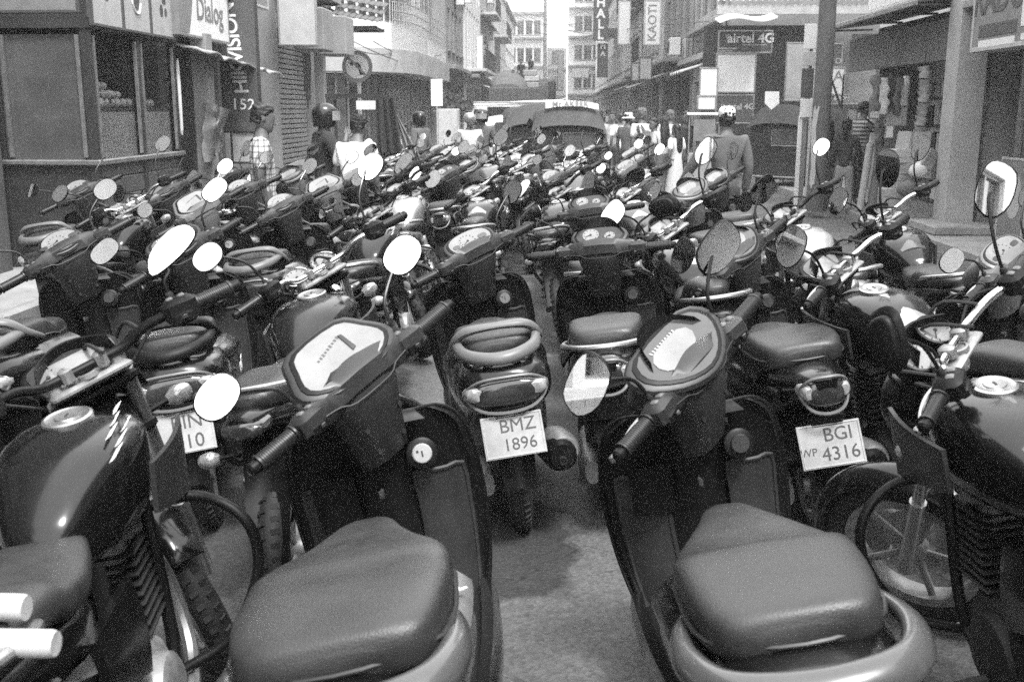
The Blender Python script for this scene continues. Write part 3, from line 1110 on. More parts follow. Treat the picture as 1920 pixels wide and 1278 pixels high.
# the street goes on behind the camera: seen in the mirrors
building('plain pale block behind the camera on the left, seen in mirrors', 'L', -34, -6.1, -5.0, 7.5, 'wall_white', grid_ops(27.9, 1, 8, 1.9), group=FAC)
building('plain grey block behind the camera on the right, seen in mirrors', 'R', -34, -6.1, 5.2, 9, 'wall_pale', grid_ops(27.9, 1, 7, 2.0), group=FAC)
building('pale block across the street behind the camera, seen in mirrors', 'F', -7, 3, -46, 9, 'wall_pale', grid_ops(10, 2, 5, 1.2), group=FAC, rot=R(180)).location.x = 4


# clutter on the facades: air conditioners, balconies, awnings, pipes
rq = random.Random(5)
ac = MB().use('sign_white').box((0, 0, 0), (.34, .82, .56), .02)
acm = ac.mesh('housing', smooth=False)
fan = MB().use('dark_paint').lathe([(.2, 0), (.21, .01), (.0005, .012)], 18, TM((-.171, .14, 0), (0, R(-90), 0))).mesh('fan_grille', smooth=False)
ACL = ('between two windows of the grey blank-sided building', 'high on the pale tall-windowed building', 'low on the barred mid-grey building', 'under the ledge of the barred mid-grey building', 'on the dark-fronted building on the right', 'above the awning of the grey shop building', 'next to the top windows of the grey shop building', 'on the pale building with the barred balcony', 'far up on the white wide-windowed building', 'near the roof of the pale building on the right')
for i, (side, y, z) in enumerate((('L', 46.1, 6.2), ('L', 55.6, 8.6), ('L', 62.7, 5.0), ('L', 66.5, 8.2), ('R', 31.0, 5.6), ('R', 36.4, 3.7), ('R', 40.6, 8.4), ('R', 46.5, 6.0), ('R', 57.5, 9.3), ('R', 51, 12.4))):
    t = thing('air_conditioner', 'white air conditioner box ' + ACL[i], 'air conditioner', ((-4.05 if side == 'L' else 3.9), y, z), R(180) if side == 'L' else 0, 'air conditioners on the facades')
    ob('housing', acm, t)
    ob('fan_grille', fan, t)
for side, x, y0, y1, z in (('R', 4.1, 43.4, 47.2, 3.5), ('R', 4.1, 48.5, 53.4, 6.7), ('R', 4.2, 56, 62, 6.7), ('L', -4.2, 51, 59, 3.5), ('L', -4.25, 61, 66, 6.9), ('L', -4.3, 75, 83, 6.6), ('R', 4.15, 70, 80, 6.8)):
    bl = min((o for o in bpy.data.objects if o.get('category') == 'building' and abs(o.location.x - x) < .02 and (o.location.y - .01 <= y0 <= o.location.y + 32 if side == 'L' else o.location.y >= y1 - .1)), key=lambda o: abs(o.location.y - (y0 if side == 'L' else y1)))
    iv = (Matrix.Translation(bl.location) @ bl.rotation_euler.to_matrix().to_4x4()).inverted()
    s_ = 1 if side == 'L' else -1
    b = MB().use('wall_pale').box((x + s_ * .45, (y0 + y1) / 2, z), (.9, y1 - y0, .14), .01, iv)
    bp_ = part('balcony', b, bl, smooth=False)
    b = MB().use('dark_paint')
    n_ = int((y1 - y0) / .16)
    for j in range(n_ + 1):
        b.box((x + s_ * .86, y0 + (y1 - y0) * j / n_, z + .5), (.02, .02, .9), 0, iv)
    b.box((x + s_ * .86, (y0 + y1) / 2, z + .97), (.05, y1 - y0, .05), 0, iv)
    part('balustrade', b, bp_, smooth=False)
for i, (side, x, y0, y1, z, m) in enumerate((('R', 4.2, 34.6, 38.2, 3.0, 'wall_grey'), ('R', 4.1, 44, 47, 2.9, 'sign_grey'), ('R', 4.2, 55, 59, 3.0, 'wall_mid'), ('L', -4.25, 61, 65, 2.9, 'wall_grey'), ('L', -4.2, 52, 55, 3.0, 'sign_grey'), ('R', 4.25, 28.0, 30.6, 2.95, 'sign_grey'))):
    s_ = 1 if side == 'L' else -1
    b = MB().use(m).slab(lambda u, v: (x + s_ * 1.1 * v, y0 + (y1 - y0) * u, z - .35 * v + .03 * math.sin(30 * u) * v), 24, 4, (0, 0, .03))
    tag(part('awning', b), 'sloping shop awning ' + ('of the grey shop building on the right', 'under the barred balcony', 'below the white wide-windowed building', 'of the barred mid-grey building', 'of the pale tall-windowed building', 'of the dark-fronted building')[i], 'awning', 'shop awnings along the street')


# vertical sign boards standing out from the right facades
def vsign(label, px0, px1, py0, py1, y, m, txt=None, tm='decal_white', sz=.5, lines=1.0, rot=0, bold=.01):
    a, c = PY(px0, py0, y), PY(px1, py1, y)
    return board(label, face_C((a.x + c.x) / 2, y, (a.z + c.z) / 2), c.x - a.x, a.z - c.z, m, 'sign_dark' if m != 'sign_white' else 'sign_grey', .16,
                 [(txt, 0, 0, sz, tm, {'rot': rot, 'bold': bold, 'lines': lines})] if txt else (), border=.04)


vsign('tall dark vertical sign reading SHALL in white letters', 1114, 1139, -24, 76, 40, 'sign_dark', 'S\nH\nA\nL\nL', sz=.44, lines=.85, bold=.014)
vsign('narrow dark vertical sign reading MA below the larger dark sign', 1121, 1139, 82, 145, 40.3, 'sign_dark', 'M\nA\n\n\n', sz=.24, lines=1.0)
vsign('blank white vertical sign between the dark one and the lettered one', 1160, 1181, 2, 84, 38, 'sign_white')
vsign('white vertical sign with sideways dark letters', 1209, 1238, 1, 85, 33, 'sign_white', 'KAOTI', 'sign_mid', sz=.36, rot=90, bold=.004)
vsign('small pale vertical sign low on the grey building', 1199, 1222, 108, 150, 36, 'sign_grey')
vsign('pale shop sign above the far awning on the right', 1184, 1200, 118, 152, 37, 'sign_grey')
vsign('thin pale vertical sign far down the street', 1046, 1056, 96, 170, 84, 'sign_grey')
vsign('wide pale sign across the far street front', 1072, 1104, 128, 146, 92, 'sign_white')
vsign('white square sign low at the far end', 1098, 1112, 186, 198, 70, 'sign_white')
p = PX(1312, 100, 4.18)
board('grey shop fascia with raised lettering on the dark-fronted building', face_R(30.4, 4.16, 3.46), 5.6, .72, 'sign_mid', 'wall_grey', .06, [('EXCHANGE', -.9, .0, .52, 'wall_dark', {'bold': .012})])
board('light tilted shop fascia with script letters beyond the dark-fronted building', face_R(36.4, 4.1, 3.5), 3.2, .9, 'sign_grey', 'metal_frame', .08, [('Dy', .7, .0, .7, 'ink', {'bold': .006, 'shear': .3})])
vsign('long white banner hanging down the left far facade', 893, 906, 66, 150, 54, 'sign_white')
vsign('pale banner beside the long white one on the left facade', 914, 929, 75, 168, 62, 'sign_grey')
vsign('small white box sign high on the left facade', 860, 884, -14, 6, 46, 'sign_white')


# overhead wires
def wire(label, a, c, sag, r=.012, y=None):
    A_, B_ = PY(*a), PY(*c)
    n = 10
    pts = [tuple(A_.lerp(B_, i / n) - Vector((0, 0, sag * 4 * (i / n) * (1 - i / n)))) for i in range(n + 1)]
    return tag(part('overhead_wire', MB().use('wire').tube(pts, r, 5, 2)), label, 'wire', 'overhead wires across the street')


WN = ['from the left roofline to the upper dark sign', 'from the left roofline to the white blank sign', 'highest over the street end', 'reaching the lettered white sign', 'ending at the lower dark sign', 'level with the far tower', 'along the middle of the street gap', 'running to the dark-fronted building', 'from the tiled awning along the corner balcony', 'just above the corner balcony slab', 'short one over the corner parapet']
for i, (a, c, sg) in enumerate((((945, 20, 80), (1115, 40, 45), .5), ((948, 34, 80), (1160, 60, 40), .6), ((960, 8, 90), (1128, 66, 46), .5), ((985, 0, 70), (1240, 45, 33), .8), ((950, 60, 85), (1120, 66, 42), .4),
                 ((960, 15, 70), (1100, 20, 70), .5), ((930, 0, 60), (1110, 55, 60), .6), ((1060, 0, 60), (1330, 40, 28), .5), ((640, 66, 24), (870, 112, 50), .5), ((700, 78, 29), (850, 90, 42), .4), ((640, 82, 24), (760, 92, 34), .2))):
    wire('thin dark wire ' + WN[i], a, c, sg)
p = PY(1022, 100, 62)
s = thing('street_pole', 'slim tall pole beside the loaded lorry in the far street', 'pole', (p.x, 62, 0))
part('shaft', MB().use('metal_pale').tube([(0, 0, 0), (0, 0, 14)], [.11, .08], 8, 1), s)
part('lamp_arm', MB().use('metal_pale').tube([(0, 0, 9.8), (.8, 0, 10.2), (1.2, 0, 10.2)], .04, 6, 3), s)
# ------------------------------------------------------------------ right side of the street
# watch shop with pillar, nearest
t = building('grey shop with a square pillar and glass front at the right edge', 'R', -6, 14.35, 5.55, 9.5, 'wall_mid', [(1, 6.5, .2, 2.55, 'shop'), (7.5, 13.4, .2, 2.55, 'shop'), (14.2, 20.15, .2, 2.55, 'shop'), (3, 5, 5, 7, 'win'), (9, 11, 5, 7, 'win')], ledges=((2.95, .5, .1),))
b = MB().use('metal_frame')
for u in (1.05, 2.9, 4.8, 6.1):
    b.box((u, .1, 1.38), (.08, .08, 2.35))
b.box((3.6, .1, 2.5), (5.3, .08, .08))
part('door_frame', b, t, smooth=False)
for u0, u1 in ((1.1, 2.85), (2.95, 4.75), (4.85, 6.05)):
    part('shop_pane', MB().use('glass_shop').box(((u0 + u1) / 2, .12, 1.38), (u1 - u0 - .02, .012, 2.3)), t, smooth=False)
b = MB().use('wall_mid').box((5.23, 14.12, 2.6), (.38, .42, 5.2), .012)
o = tag(part('pillar', b, smooth=False), 'plain grey square pillar between the watch shop and the canopied shop', 'pillar')
b = MB().use('concrete').box((5.2, 13.9, .19), (.9, 1.0, .12), .02)
tag(part('step', b, smooth=False), 'low worn step at the foot of the pillar', 'step')
y0, y1 = PX(1922, 50, 4.98).y - 1.2, 13.35
L_ = y1 - y0
s = board('wide shop sign reading RADO with white watch pictures beside it', face_R((y0 + y1) / 2, 4.98, 2.84), y1 - y0, .98, 'sign_mid', 'sign_grey', .3,
          [('RADO', -L_ / 2 + .72, .08, .50, 'sign_dark', {'bold': .012})], border=.05)
L_ = y1 - y0
b = MB().use('sign_white')
X0 = -L_ / 2
b.box((X0 + 1.95, .28, .003), (1.15, .34, .006))
b.box((X0 + 1.95, -.12, .003), (1.15, .34, .006))
b.use('sign_dark').box((X0 + .74, -.27, .003), (1.05, .14, .006))
b.use('sign_white').box((X0 + .74, -.42, .003), (1.0, .09, .006))
b.box((X0 + 1.95, -.40, .003), (1.1, .07, .006))
pn = part('picture_panel', b, s, smooth=False)
b = MB().use('ink')
for x, y in ((.2, .26), (.5, .28), (.05, -.1), (.35, -.14), (.42, -.06), (.7, -.12)):
    x += X0 + 1.55
    b.prism(ell(.035, .05, 12, cx=x, cy=y), .004, 0, TM((0, 0, .006)))
    b.box((x, y, .008), (.022, .16, .004))
part('watch_picture', b, s, smooth=False)
p = PX(1885, 360, 5.42)
board('large pale poster of a face behind the shop glass', face_R(p.y, 5.50, p.z - .1), .75, 1.0, 'sign_mid', 'sign_grey', .02, name='poster', cat='poster')
b = MB().use('sign_grey').prism(ell(.2, .27, 18, cx=.05, cy=.05), .003)
part('picture', b, bpy.data.objects['poster'], smooth=False)
# canopied shop full of goods
t = building('canopied shop with open front full of hanging goods', 'R', 14.4, 19.3, 5.6, 3.05, 'wall_grey', [(.25, 4.65, .14, 2.5, 'shop')])
b = MB().use('sign_mid')
mat('canopy_board', 0.115, .6, amp=.15, nscale=2)
b = MB().use('canopy_board').box((5.12, 16.85, 2.58), (.05, 4.75, .54), .006)
tag(part('fascia_board', b, smooth=False), 'long plain grey fascia board under the canopy', 'board')
c = thing('canopy', 'wide flat metal canopy over the goods shop with pale front edge', 'canopy', (5.0, 16.9, 3.06))
part('roof_sheet', MB().use('wall_dark').box((.25, 0, .02), (1.3, 5.3, .04), .008, TM((0, 0, 0), (0, R(-7), 0))), c, smooth=False)
part('front_edge', MB().use('metal_frame').box((-.42, 0, -.05), (.04, 5.34, .07), .008), c, smooth=False)
for y in (-2.4, -.8, .8, 2.4):
    part('bracket', MB().use('metal_frame').tube([(-.35, y, -.05), (.5, y, -.03)], .018, 6, 1), c)
# upper storey with railing above the canopy
t = building('plain upper storey set back above the canopied shop', 'R', 14.4, 22, 6.4, 9, 'wall_pale', [(1, 2.6, 4, 6, 'win'), (4, 6, 4, 6, 'win')])
r_ = thing('balcony_rail', 'pale balcony rail of upright panels above the canopy', 'railing', (5.25, 16.6, 3.2))
me = MB().use('sign_white').box((0, 0, .22), (.02, .20, .30)).mesh('panel', smooth=False)
for i in range(18):
    o = ob('panel', me, r_)
    o.location = (0, -2.1 + .245 * i, .02)
b = MB().use('metal_frame')
for z in (.03, .42):
    b.box((0, 0, z), (.05, 4.5, .05))
part('rail', b, r_, smooth=False)


# paler back wall and crowded shelves of the goods shop
b = MB().use('wall_mid').box((6.75, 16.9, 1.3), (.03, 4.4, 2.3))
b.use('timber_panel')
for z in (.5, .95, 1.4, 1.85):
    b.box((6.55, 16.9, z), (.4, 4.3, .03))
gs = thing('display_shelf', 'crowded display shelf along the back of the canopied shop', 'shelf', (0, 0, 0))
part('shelf_boards', b, gs, smooth=False)
rq = random.Random(77)
b = MB()
for z in (.2, .52, .97, 1.42, 1.87):
    y = 14.85
    while y < 18.9:
        w_, h_ = rq.uniform(.1, .32), rq.uniform(.18, .38)
        b.use(rq.choice(['cloth_mid', 'cloth_pale', 'cardboard', 'sign_mid', 'sign_grey', 'dark_paint', 'cloth_white'])).box((6.42 - rq.uniform(0, .08), y + w_ / 2, z + h_ / 2 + .015), (.25, w_, h_), .01)
        y += w_ + rq.uniform(.01, .06)
tag(part('shelf_goods', b, gs, smooth=False), kind='stuff')


# goods: cardboard boxes
def carton(label, px, py, y, s, rz, m='cardboard', tilt=(0, 0)):
    p = PY(px, py, y)
    t = thing('cardboard_box', label, 'box', (p.x, y, p.z - s[2] / 2), rz, 'cardboard boxes piled by the pillar')
    t.rotation_euler = (tilt[0], tilt[1], rz)
    part('carton', MB().use(m).box((0, 0, s[2] / 2), s, .006), t, smooth=False)
    part('tape', MB().use('sign_grey').box((0, 0, s[2] + .001), (s[0] + .002, .05, .004)), t, smooth=False)
    part('flap', MB().use(m).box((0, -s[1] / 2 - .003, s[2] - .05), (s[0] * .96, .006, .1)), t, smooth=False)


carton('open box leaning at the top of the pile', 1702, 266, 15.0, (.20, .3, .26), .3, tilt=(0, .15))
carton('square box next to the top one against the pillar', 1726, 264, 14.8, (.2, .3, .24), -.1)
carton('wide white-edged box in the middle of the pile', 1690, 292, 14.9, (.36, .35, .18), .2, 'sign_grey')
carton('brown box below the wide one', 1684, 314, 14.9, (.32, .3, .16), -.15)
carton('dark box standing on its corner against the pillar', 1727, 296, 14.5, (.16, .28, .26), .2, 'sign_mid', (0, .5))
carton('pale box at the bottom of the pile', 1696, 338, 14.95, (.36, .36, .22), .1)
carton('low box at street level under the pile', 1676, 372, 14.9, (.4, .4, .28), -.2, 'cardboard')
p = PY(1712, 332, 14.5)
for i, (pxx, pyy, rr_) in enumerate(((1722, 318, .12), (1700, 352, .12), (1726, 350, .10))):
    p = PY(pxx, pyy, 14.45)
    b = MB().use('cloth_pale' if i == 0 else 'cloth_mid').sloft('Z', [(-rr_ * .9, 0, 0, rr_ * .5, rr_ * .5, rr_ * .5, 2.2), (-rr_ * .5, 0, 0, rr_, rr_ * .9, rr_ * .9, 2.2), (rr_ * .3, 0, 0, rr_ * .9, rr_, rr_, 2), (rr_ * .8, .02, 0, rr_ * .35, rr_ * .4, rr_ * .4, 2), (rr_ * 1.1, .03, 0, rr_ * .5, rr_ * .3, rr_ * .3, 2)], 14, 3)
    o = ob('sack', b.mesh('sack'))
    o.location = p
    tag(o, ('pale knotted sack on top of the darker ones', 'dark round sack low in the pile', 'striped sack wedged against the pillar')[i], 'sack', 'sacks among the boxes')
# hanging string of woven baskets
p0 = PY(1730, 150, 14.75)
s = thing('basket_string', 'long hanging string of nested woven baskets by the pillar', 'baskets', (p0.x, 14.75, 1.35))
bk = MB().use('cardboard')
bk.lathe([(.06, 0), (.075, .04), (.08, .055), (.072, .05), (.055, .0)], 14)
me = bk.mesh('basket')
for i in range(17):
    o = ob('basket', me, s)
    o.location = (.03 * math.sin(i * .18) + .01 * (i % 2), 0, .052 * i)
    o.rotation_euler = (.15, .1 * (-1) ** i, i)
part('cord', MB().use('wire').tube([(0, 0, .9), (.03, 0, 1.2)], .006, 5, 1), s)
# rolls of fabric and hanging notices
for i, (a, c, r2, m) in enumerate((((1632, 270), (1612, 395), .055, 'cardboard'), ((1652, 290), (1634, 395), .08, 'cloth_mid'), ((1644, 225), (1640, 320), .02, 'wall_dark'))):
    A_, B_ = PY(*a, 16.3), PY(*c, 16.0)
    B_.z = max(B_.z, .14)
    b = MB().use(m).tube([tuple(A_), tuple(B_)], r2, 12, 1)
    b.use('wall_dark').tube([tuple(A_ + Vector((0, 0, .02))), tuple(A_ - (A_ - B_) * .02)], r2 * .4, 8, 1)
    tag(part('fabric_roll', b), ('pale fabric roll leaning in the shop front', 'darker thick fabric roll beside the pale one', 'thin dark pole between the fabric rolls')[i], 'roll')
for i, (pxx, pyy, w_, h_, y, m) in enumerate(((1641, 204, .16, .28, 15.9, 'sign_white'), (1680, 218, .33, .28, 15.8, 'sign_grey'), (1668, 247, .12, .18, 15.6, 'sign_white'), (1598, 222, .16, .3, 18.3, 'sign_white'))):
    p = PY(pxx, pyy, y)
    board(('small white notice card among the hanging goods', 'wide pale notice hung in the middle of the shop front', 'little white card below the wide notice', 'white sheet behind the striped shirt')[i], face_C(p.x, y, p.z, 8), w_, h_, m, 'metal_frame', .015, name='notice_card', cat='notice', border=.012)
for i in range(7):
    pxx = (1640, 1656, 1668, 1682, 1695, 1707, 1650)[i]
    p = PY(pxx, (175, 180, 172, 180, 176, 190, 262)[i], 15.4 + .12 * i)
    rr = random.Random(i + 50)
    b = MB().use(('cloth_mid', 'cloth_pale', 'cloth_dark')[i % 3])
    n_ = 6
    b.sloft('Z', [(.25 - .5 * j / n_, rr.uniform(-.02, .02), 0, rr.uniform(.035, .085), rr.uniform(.03, .06), rr.uniform(.03, .06), 2.2) for j in range(n_ + 1)][::-1], 12, 3)
    o = ob('hanging_bag', b.mesh('hanging_bag'))
    o.location = p
    tag(o, ('mottled bundle', 'pale bundle', 'dark bundle', 'grey bundle', 'lumpy pale bundle', 'narrow dark bundle', 'short grey bundle')[i] + ' of goods hanging in the canopied shop', 'bundle', 'bundles hanging in the shop')
# utility pole and the white stand beside it
p = PZ(1528, 392, .13)
s = thing('utility_pole', 'thick dark utility pole leaning slightly on the right pavement', 'pole', (p.x, p.y, 0))
tp = PY(1553, 0, p.y + .05)
part('shaft', MB().use('wood_pole').tube([(0, 0, .1), ((tp.x - p.x) * .5, 0, tp.z * .5), ((tp.x - p.x), 0.05, tp.z), ((tp.x - p.x) * 2, .1, tp.z * 2)], [.15, .14, .13, .125], 14, 3), s)
part('bill', MB().use('sign_grey').slab(lambda u, v: (.153 * math.sin(-1.1 + .6 * u + .15 * math.sin(7 * v)) + .0, -.153 * math.cos(-1.1 + .6 * u + .15 * math.sin(7 * v)) - .003, .5 + 1.2 * v + .04 * math.sin(9 * u)), 8, 4, (0, -.004, 0)), s)
a, c = PY(1505, 58, 17.6), PY(1531, 350, 17.6)
s = thing('display_stand', 'tall narrow white display stand with stepped panels beside the pole', 'display', (0, 0, 0))
cx = (a.x + c.x) / 2 - .07
for i, (z0, z1, m, dy) in enumerate(((2.62, 3.0, 'sign_white', 0), (2.36, 2.58, 'sign_grey', .01), (1.86, 2.32, 'sign_dark', .02), (1.55, 1.84, 'sign_white', .0))):
    part('panel', MB().use(m).box((cx, 17.55 + dy, (z0 + z1) / 2), (.19, .03, z1 - z0), .004), s, smooth=False)
part('post', MB().use('sign_white').box((cx - .07, 17.6, .85), (.06, .05, 1.45), .004), s, smooth=False)
part('side_post', MB().use('wall_white').box((cx + .13, 17.62, 1.55), (.09, .12, 2.85), .006), s, smooth=False)
part('back_post', MB().use('wall_grey').box((cx + .01, 17.64, .85), (.07, .05, 1.45), .004), s, smooth=False)
# cross-street frontage facing the camera
t = building('dark-fronted corner building with corrugated roof edge facing up the street', 'F', 4.3, 13, 27.4, 12, 'wall_grey', [(.3, 2.6, .14, 3.6, 'slot'), (3.0, 5.6, .14, 3.5, 'shop')], depth=.6)
b = MB().use('dark_paint').box((5.0, 26.6, 1.9), (2.9, .05, 3.5))  # flat sheet across the recess, its shade put into the dark colour
tag(part('recess_shade', b, smooth=False), 'dark sheet for the shade of the recess under the corrugated roof', 'wall')
c = thing('corrugated_roof', 'weathered corrugated roof edge above the phone signs', 'roof', (6.6, 26.2, 4.1))
part('sheet', MB().use('metal_pale').slab(lambda u, v: (-2.9 + 5.8 * u, -.7 + 1.4 * v, .10 * (1 if int(u * 80) % 2 else 0) * .6 + .3 * v), 80, 2, (0, 0, .02)), c, smooth=False)
part('fascia', MB().use('sign_grey').box((0, -.62, -.17), (5.8, .04, .22), .006), c, smooth=False)


def csign(label, x0, x1, y0_, y1_, y, m, lines=(), yaw=0, th=.08, frame_m='metal_frame', tilt=0, name='shop_sign', cat='sign'):
    a_, c_ = PY(x0, y0_, y), PY(x1, y1_, y)
    return board(label, face_C((a_.x + c_.x) / 2, y, (a_.z + c_.z) / 2, yaw, tilt), c_.x - a_.x, a_.z - c_.z, m, frame_m, th, lines, border=.03, name=name, cat=cat)


def swirl(parent, x, y, r):
    b_ = MB().use('decal_white')
    b_.tube([(x + r * .9, y + r * .2, .004), (x + r * .4, y + r, .004), (x - r * .5, y + r * .8, .004), (x - r * .2, y, .004), (x + r * .5, y + r * .1, .004), (x + r * .7, y + r * .6, .004)], r * .16, 6, 5, flat=.3)
    b_.tube([(x + r * .1, y - r * .2, .004), (x - r * .1, y - r, .004)], [r * .2, r * .08], 6, 3, flat=.3)
    part('swirl_logo', b_, parent)


s = csign('wide dark phone sign reading airtel 4G above white sheets', 1348, 1447, 58, 100, 23, 'sign_dark', [('airtel 4G', .11, .07, .27, 'decal_white', {'bold': .006})])
swirl(s, -.36, .06, .08)
part('small_print', MB().use('sign_grey').box((-.36, -.13, .003), (.36, .03, .004)).box((-.40, -.18, .003), (.28, .02, .004)).box((.2, -.06, .003), (.5, .02, .004)), s, smooth=False)
csign('large white notice sheet in two columns under the phone sign', 1344, 1415, 101, 174, 22.95, 'sign_white')
csign('tall white sheet to the side of the large notice', 1313, 1345, 127, 180, 22.6, 'sign_white')
csign('white box notice at the foot of the tall sheet', 1308, 1342, 180, 206, 22.4, 'sign_white')
s = csign('lower dark phone sign reading airtel 4G', 1343, 1412, 178, 232, 22.9, 'sign_dark', [('airtel 4G', .10, .05, .17, 'sign_grey', {'bold': .003})])
swirl(s, -.26, .05, .05)
a = PY(1395, 42, 22.6)
b = MB().use('sign_white').slab(lambda u, v: (a.x - .55 + 1.15 * u, 22.2 + .7 * v, a.z - .05 + .12 * v + .12 * u + .06 * math.sin(6 * u)), 12, 4, (0, 0, .03))
tag(part('awning', b), 'crumpled white awning sheet on top of the phone sign', 'awning')
p = PY(1447, 188, 22)
o = ob('pennant', MB().use('sign_white').prism([(-.14, .17), (.14, .17), (.15, -.06), (.0, -.19), (-.14, -.06)], .015).mesh('pennant', smooth=False))
o.matrix_world = face_C(p.x, 22, p.z)
tag(o, 'white five-sided pennant hanging in the dark recess', 'pennant')
csign('dark board with faded letters AXO behind the pole', 1543, 1578, 82, 127, 24.5, 'wall_dark', [('AX O', .0, -.12, .17, 'sign_grey', {'bold': .003})])
csign('white board reading YA behind the pole', 1540, 1582, 127, 178, 24.4, 'sign_white', [('YA', .02, .1, .34, 'sign_mid', {}), ('________', 0, -.1, .08, 'sign_mid', {})])
csign('dark strip board with white capitals below the white board', 1540, 1590, 178, 191, 24.3, 'sign_dark', [('OND & BON', .0, .0, .11, 'decal_white', {'bold': .002})])
csign('weathered notice wall panel behind the display stand', 1476, 1512, 80, 190, 25, 'wall_mid')
csign('dark counter front behind the standing shoppers', 1541, 1600, 195, 330, 24.2, 'wall_dark')
for i, (a_, c_) in enumerate((((1549, 123), (1576, 200)), ((1551, 123), (1578, 204)), ((1582, 140), (1578, 205)))):
    A_, B_ = PY(*a_, 17.9), PY(*c_, 17.9)
    tag(part('stay_cable', MB().use('wire').tube([tuple(A_), tuple(B_)], .014, 6, 1)), 'dark stay cable running down from the utility pole', 'cable', 'stay cables of the pole')
# stall with white top
p = PY(1318, 214, 20.5)
s = thing('street_stall', 'small street stall with flat white top and clear sides', 'stall', (p.x, 20.5, 0))
part('stall_top', MB().use('sign_white').box((0, 0, p.z), (.66, .6, .05), .01), s, smooth=False)
part('counter', MB().use('wall_mid').box((0, 0, .45), (.58, .5, .85), .01), s, smooth=False)
for x in (-.28, .28):
    for y in (-.24, .24):
        part('post', MB().use('metal_frame').box((x, y, 1.2), (.025, .025, .75)), s, smooth=False)
part('poster', MB().use('sign_mid').box((0, -.262, 1.3), (.4, .01, .4)), s, smooth=False)
# white plastic stool by the stand
p = PZ(1478, 352, .0)
s = thing('plastic_stool', 'white plastic stool beside the display stand', 'stool', (p.x, p.y, 0))
part('seat', MB().use('sign_white').sloft('Z', [(.36, 0, 0, .19, .19, .19, 4), (.44, 0, 0, .19, .19, .19, 4), (.455, 0, 0, .175, .175, .175, 4)], 20, 2), s)
for x in (-1, 1):
    for y in (-1, 1):
        part('leg', MB().use('sign_white').tube([(x * .15, y * .15, .38), (x * .18, y * .18, 0)], .028, 8, 1), s)
# ------------------------------------------------------------------ vehicles in the street
mat('hood_fabric', 0.025, 0.75, amp=.2, nscale=6, bump=.2, bscale=80)
mat('hood_pale', 0.045, 0.7, amp=.2, nscale=6)


def tuk_tuk(label, loc, rz, txt=None, paint='hood_fabric'):
    """three-wheeler, forward is local +Y, its back panel at y = 0"""
    t = thing('auto_rickshaw', label, 'rickshaw', loc, rz, 'three-wheelers in the street')
    b = MB().use(paint)
    b.sloft('Y', [(-.02, 0, .62, .52, .30, .34, 5), (.05, 0, .62, .62, .33, .36, 6), (.9, 0, .60, .64, .33, .34, 6), (1.5, 0, .5, .5, .2, .2, 4), (2.2, 0, .55, .33, .35, .2, 3), (2.5, 0, .6, .2, .25, .15, 3)], 28, 3)
    part('body', b, t)
    b = MB().use(paint)
    b.sloft('Y', [(.00, 0, 1.15, .60, .36, .32, 4.5), (.04, 0, 1.15, .635, .42, .34, 5), (.35, 0, 1.22, .64, .47, .34, 5), (1.1, 0, 1.28, .62, .46, .30, 5), (1.75, 0, 1.32, .58, .38, .25, 4.5), (2.0, 0, 1.34, .50, .28, .2, 4)], 32, 3)
    part('hood', b, t)
    b = MB().use('hood_pale')
    b.slab(lambda u, v: (1.33 * (u - .5) * (.93 + .09 * v), .10 - .20 * v, 1.78 - .38 * v - .26 * abs(2 * u - 1) ** 3.2 * (1 - .55 * v)), 26, 6, (0, .02, .004))
    part('hood_flap', b, t)
    f = MB().use('metal_frame')
    f.tube([(-.06, -.02, 1.26), (.42, -.02, 1.26), (.47, -.02, 1.22), (.47, -.02, .98), (.43, -.02, .95), (-.05, -.02, .95), (-.1, -.02, .98), (-.1, -.02, 1.22)], .013, 6, 2, closed=True)
    w_ = part('rear_window', f, t)
    part('pane', MB().use('glass_shop').box((.185, -.012, 1.105), (.54, .01, .29), .003), w_)
    if txt:
        p = part('name_strip', MB().use('sign_white').slab(lambda u, v: (-.42 + .95 * u, -.02 + .06 - .035 * v, 1.835 - .10 * v - .05 * abs(2 * u - .9) ** 2), 16, 2, (0, .01, 0)), t)
        text(txt, .145, 'sign_mid', p, Matrix.Translation((.02, .005, 1.775)) @ Matrix.Rotation(R(74), 4, 'X'), bold=.003, space=1.05)
    for x in (-.56, .56):
        T = TM((x, .45, .2), (0, R(90), 0))
        part('wheel', MB().use('rubber').torus(.15, .055, 22, 8, T), t)
        part('tail_lamp', MB().use('lens_dark').box((x * .9, -.03, .55), (.09, .03, .14), .01), t)
    part('wheel', MB().use('rubber').torus(.15, .055, 22, 8, TM((0, 2.15, .2), (0, R(90), 0))), t)
    part('windscreen', MB().use('glass_dark').box((0, 2.02, 1.25), (1.0, .02, .55), .005), t)
    part('bumper', MB().use('steel').tube([(-.6, -.06, .32), (.6, -.06, .32)], .022, 8, 1), t)
    return t


p = PY(1067, 200, 19.4)
tuk_tuk('dark three-wheeler with name strip Mr AKEER on its hood, facing away', (p.x, 19.4, 0), R(3), 'Mr.AKEER')
p = PY(1008, 230, 21.8)
tuk_tuk('dark three-wheeler half hidden beside the one with the name strip', (p.x, 21.8, 0), R(8))
p = PY(1440, 300, 23.0)
tuk_tuk('dark three-wheeler parked below the lower phone sign', (p.x, 22.2, 0), R(-40))

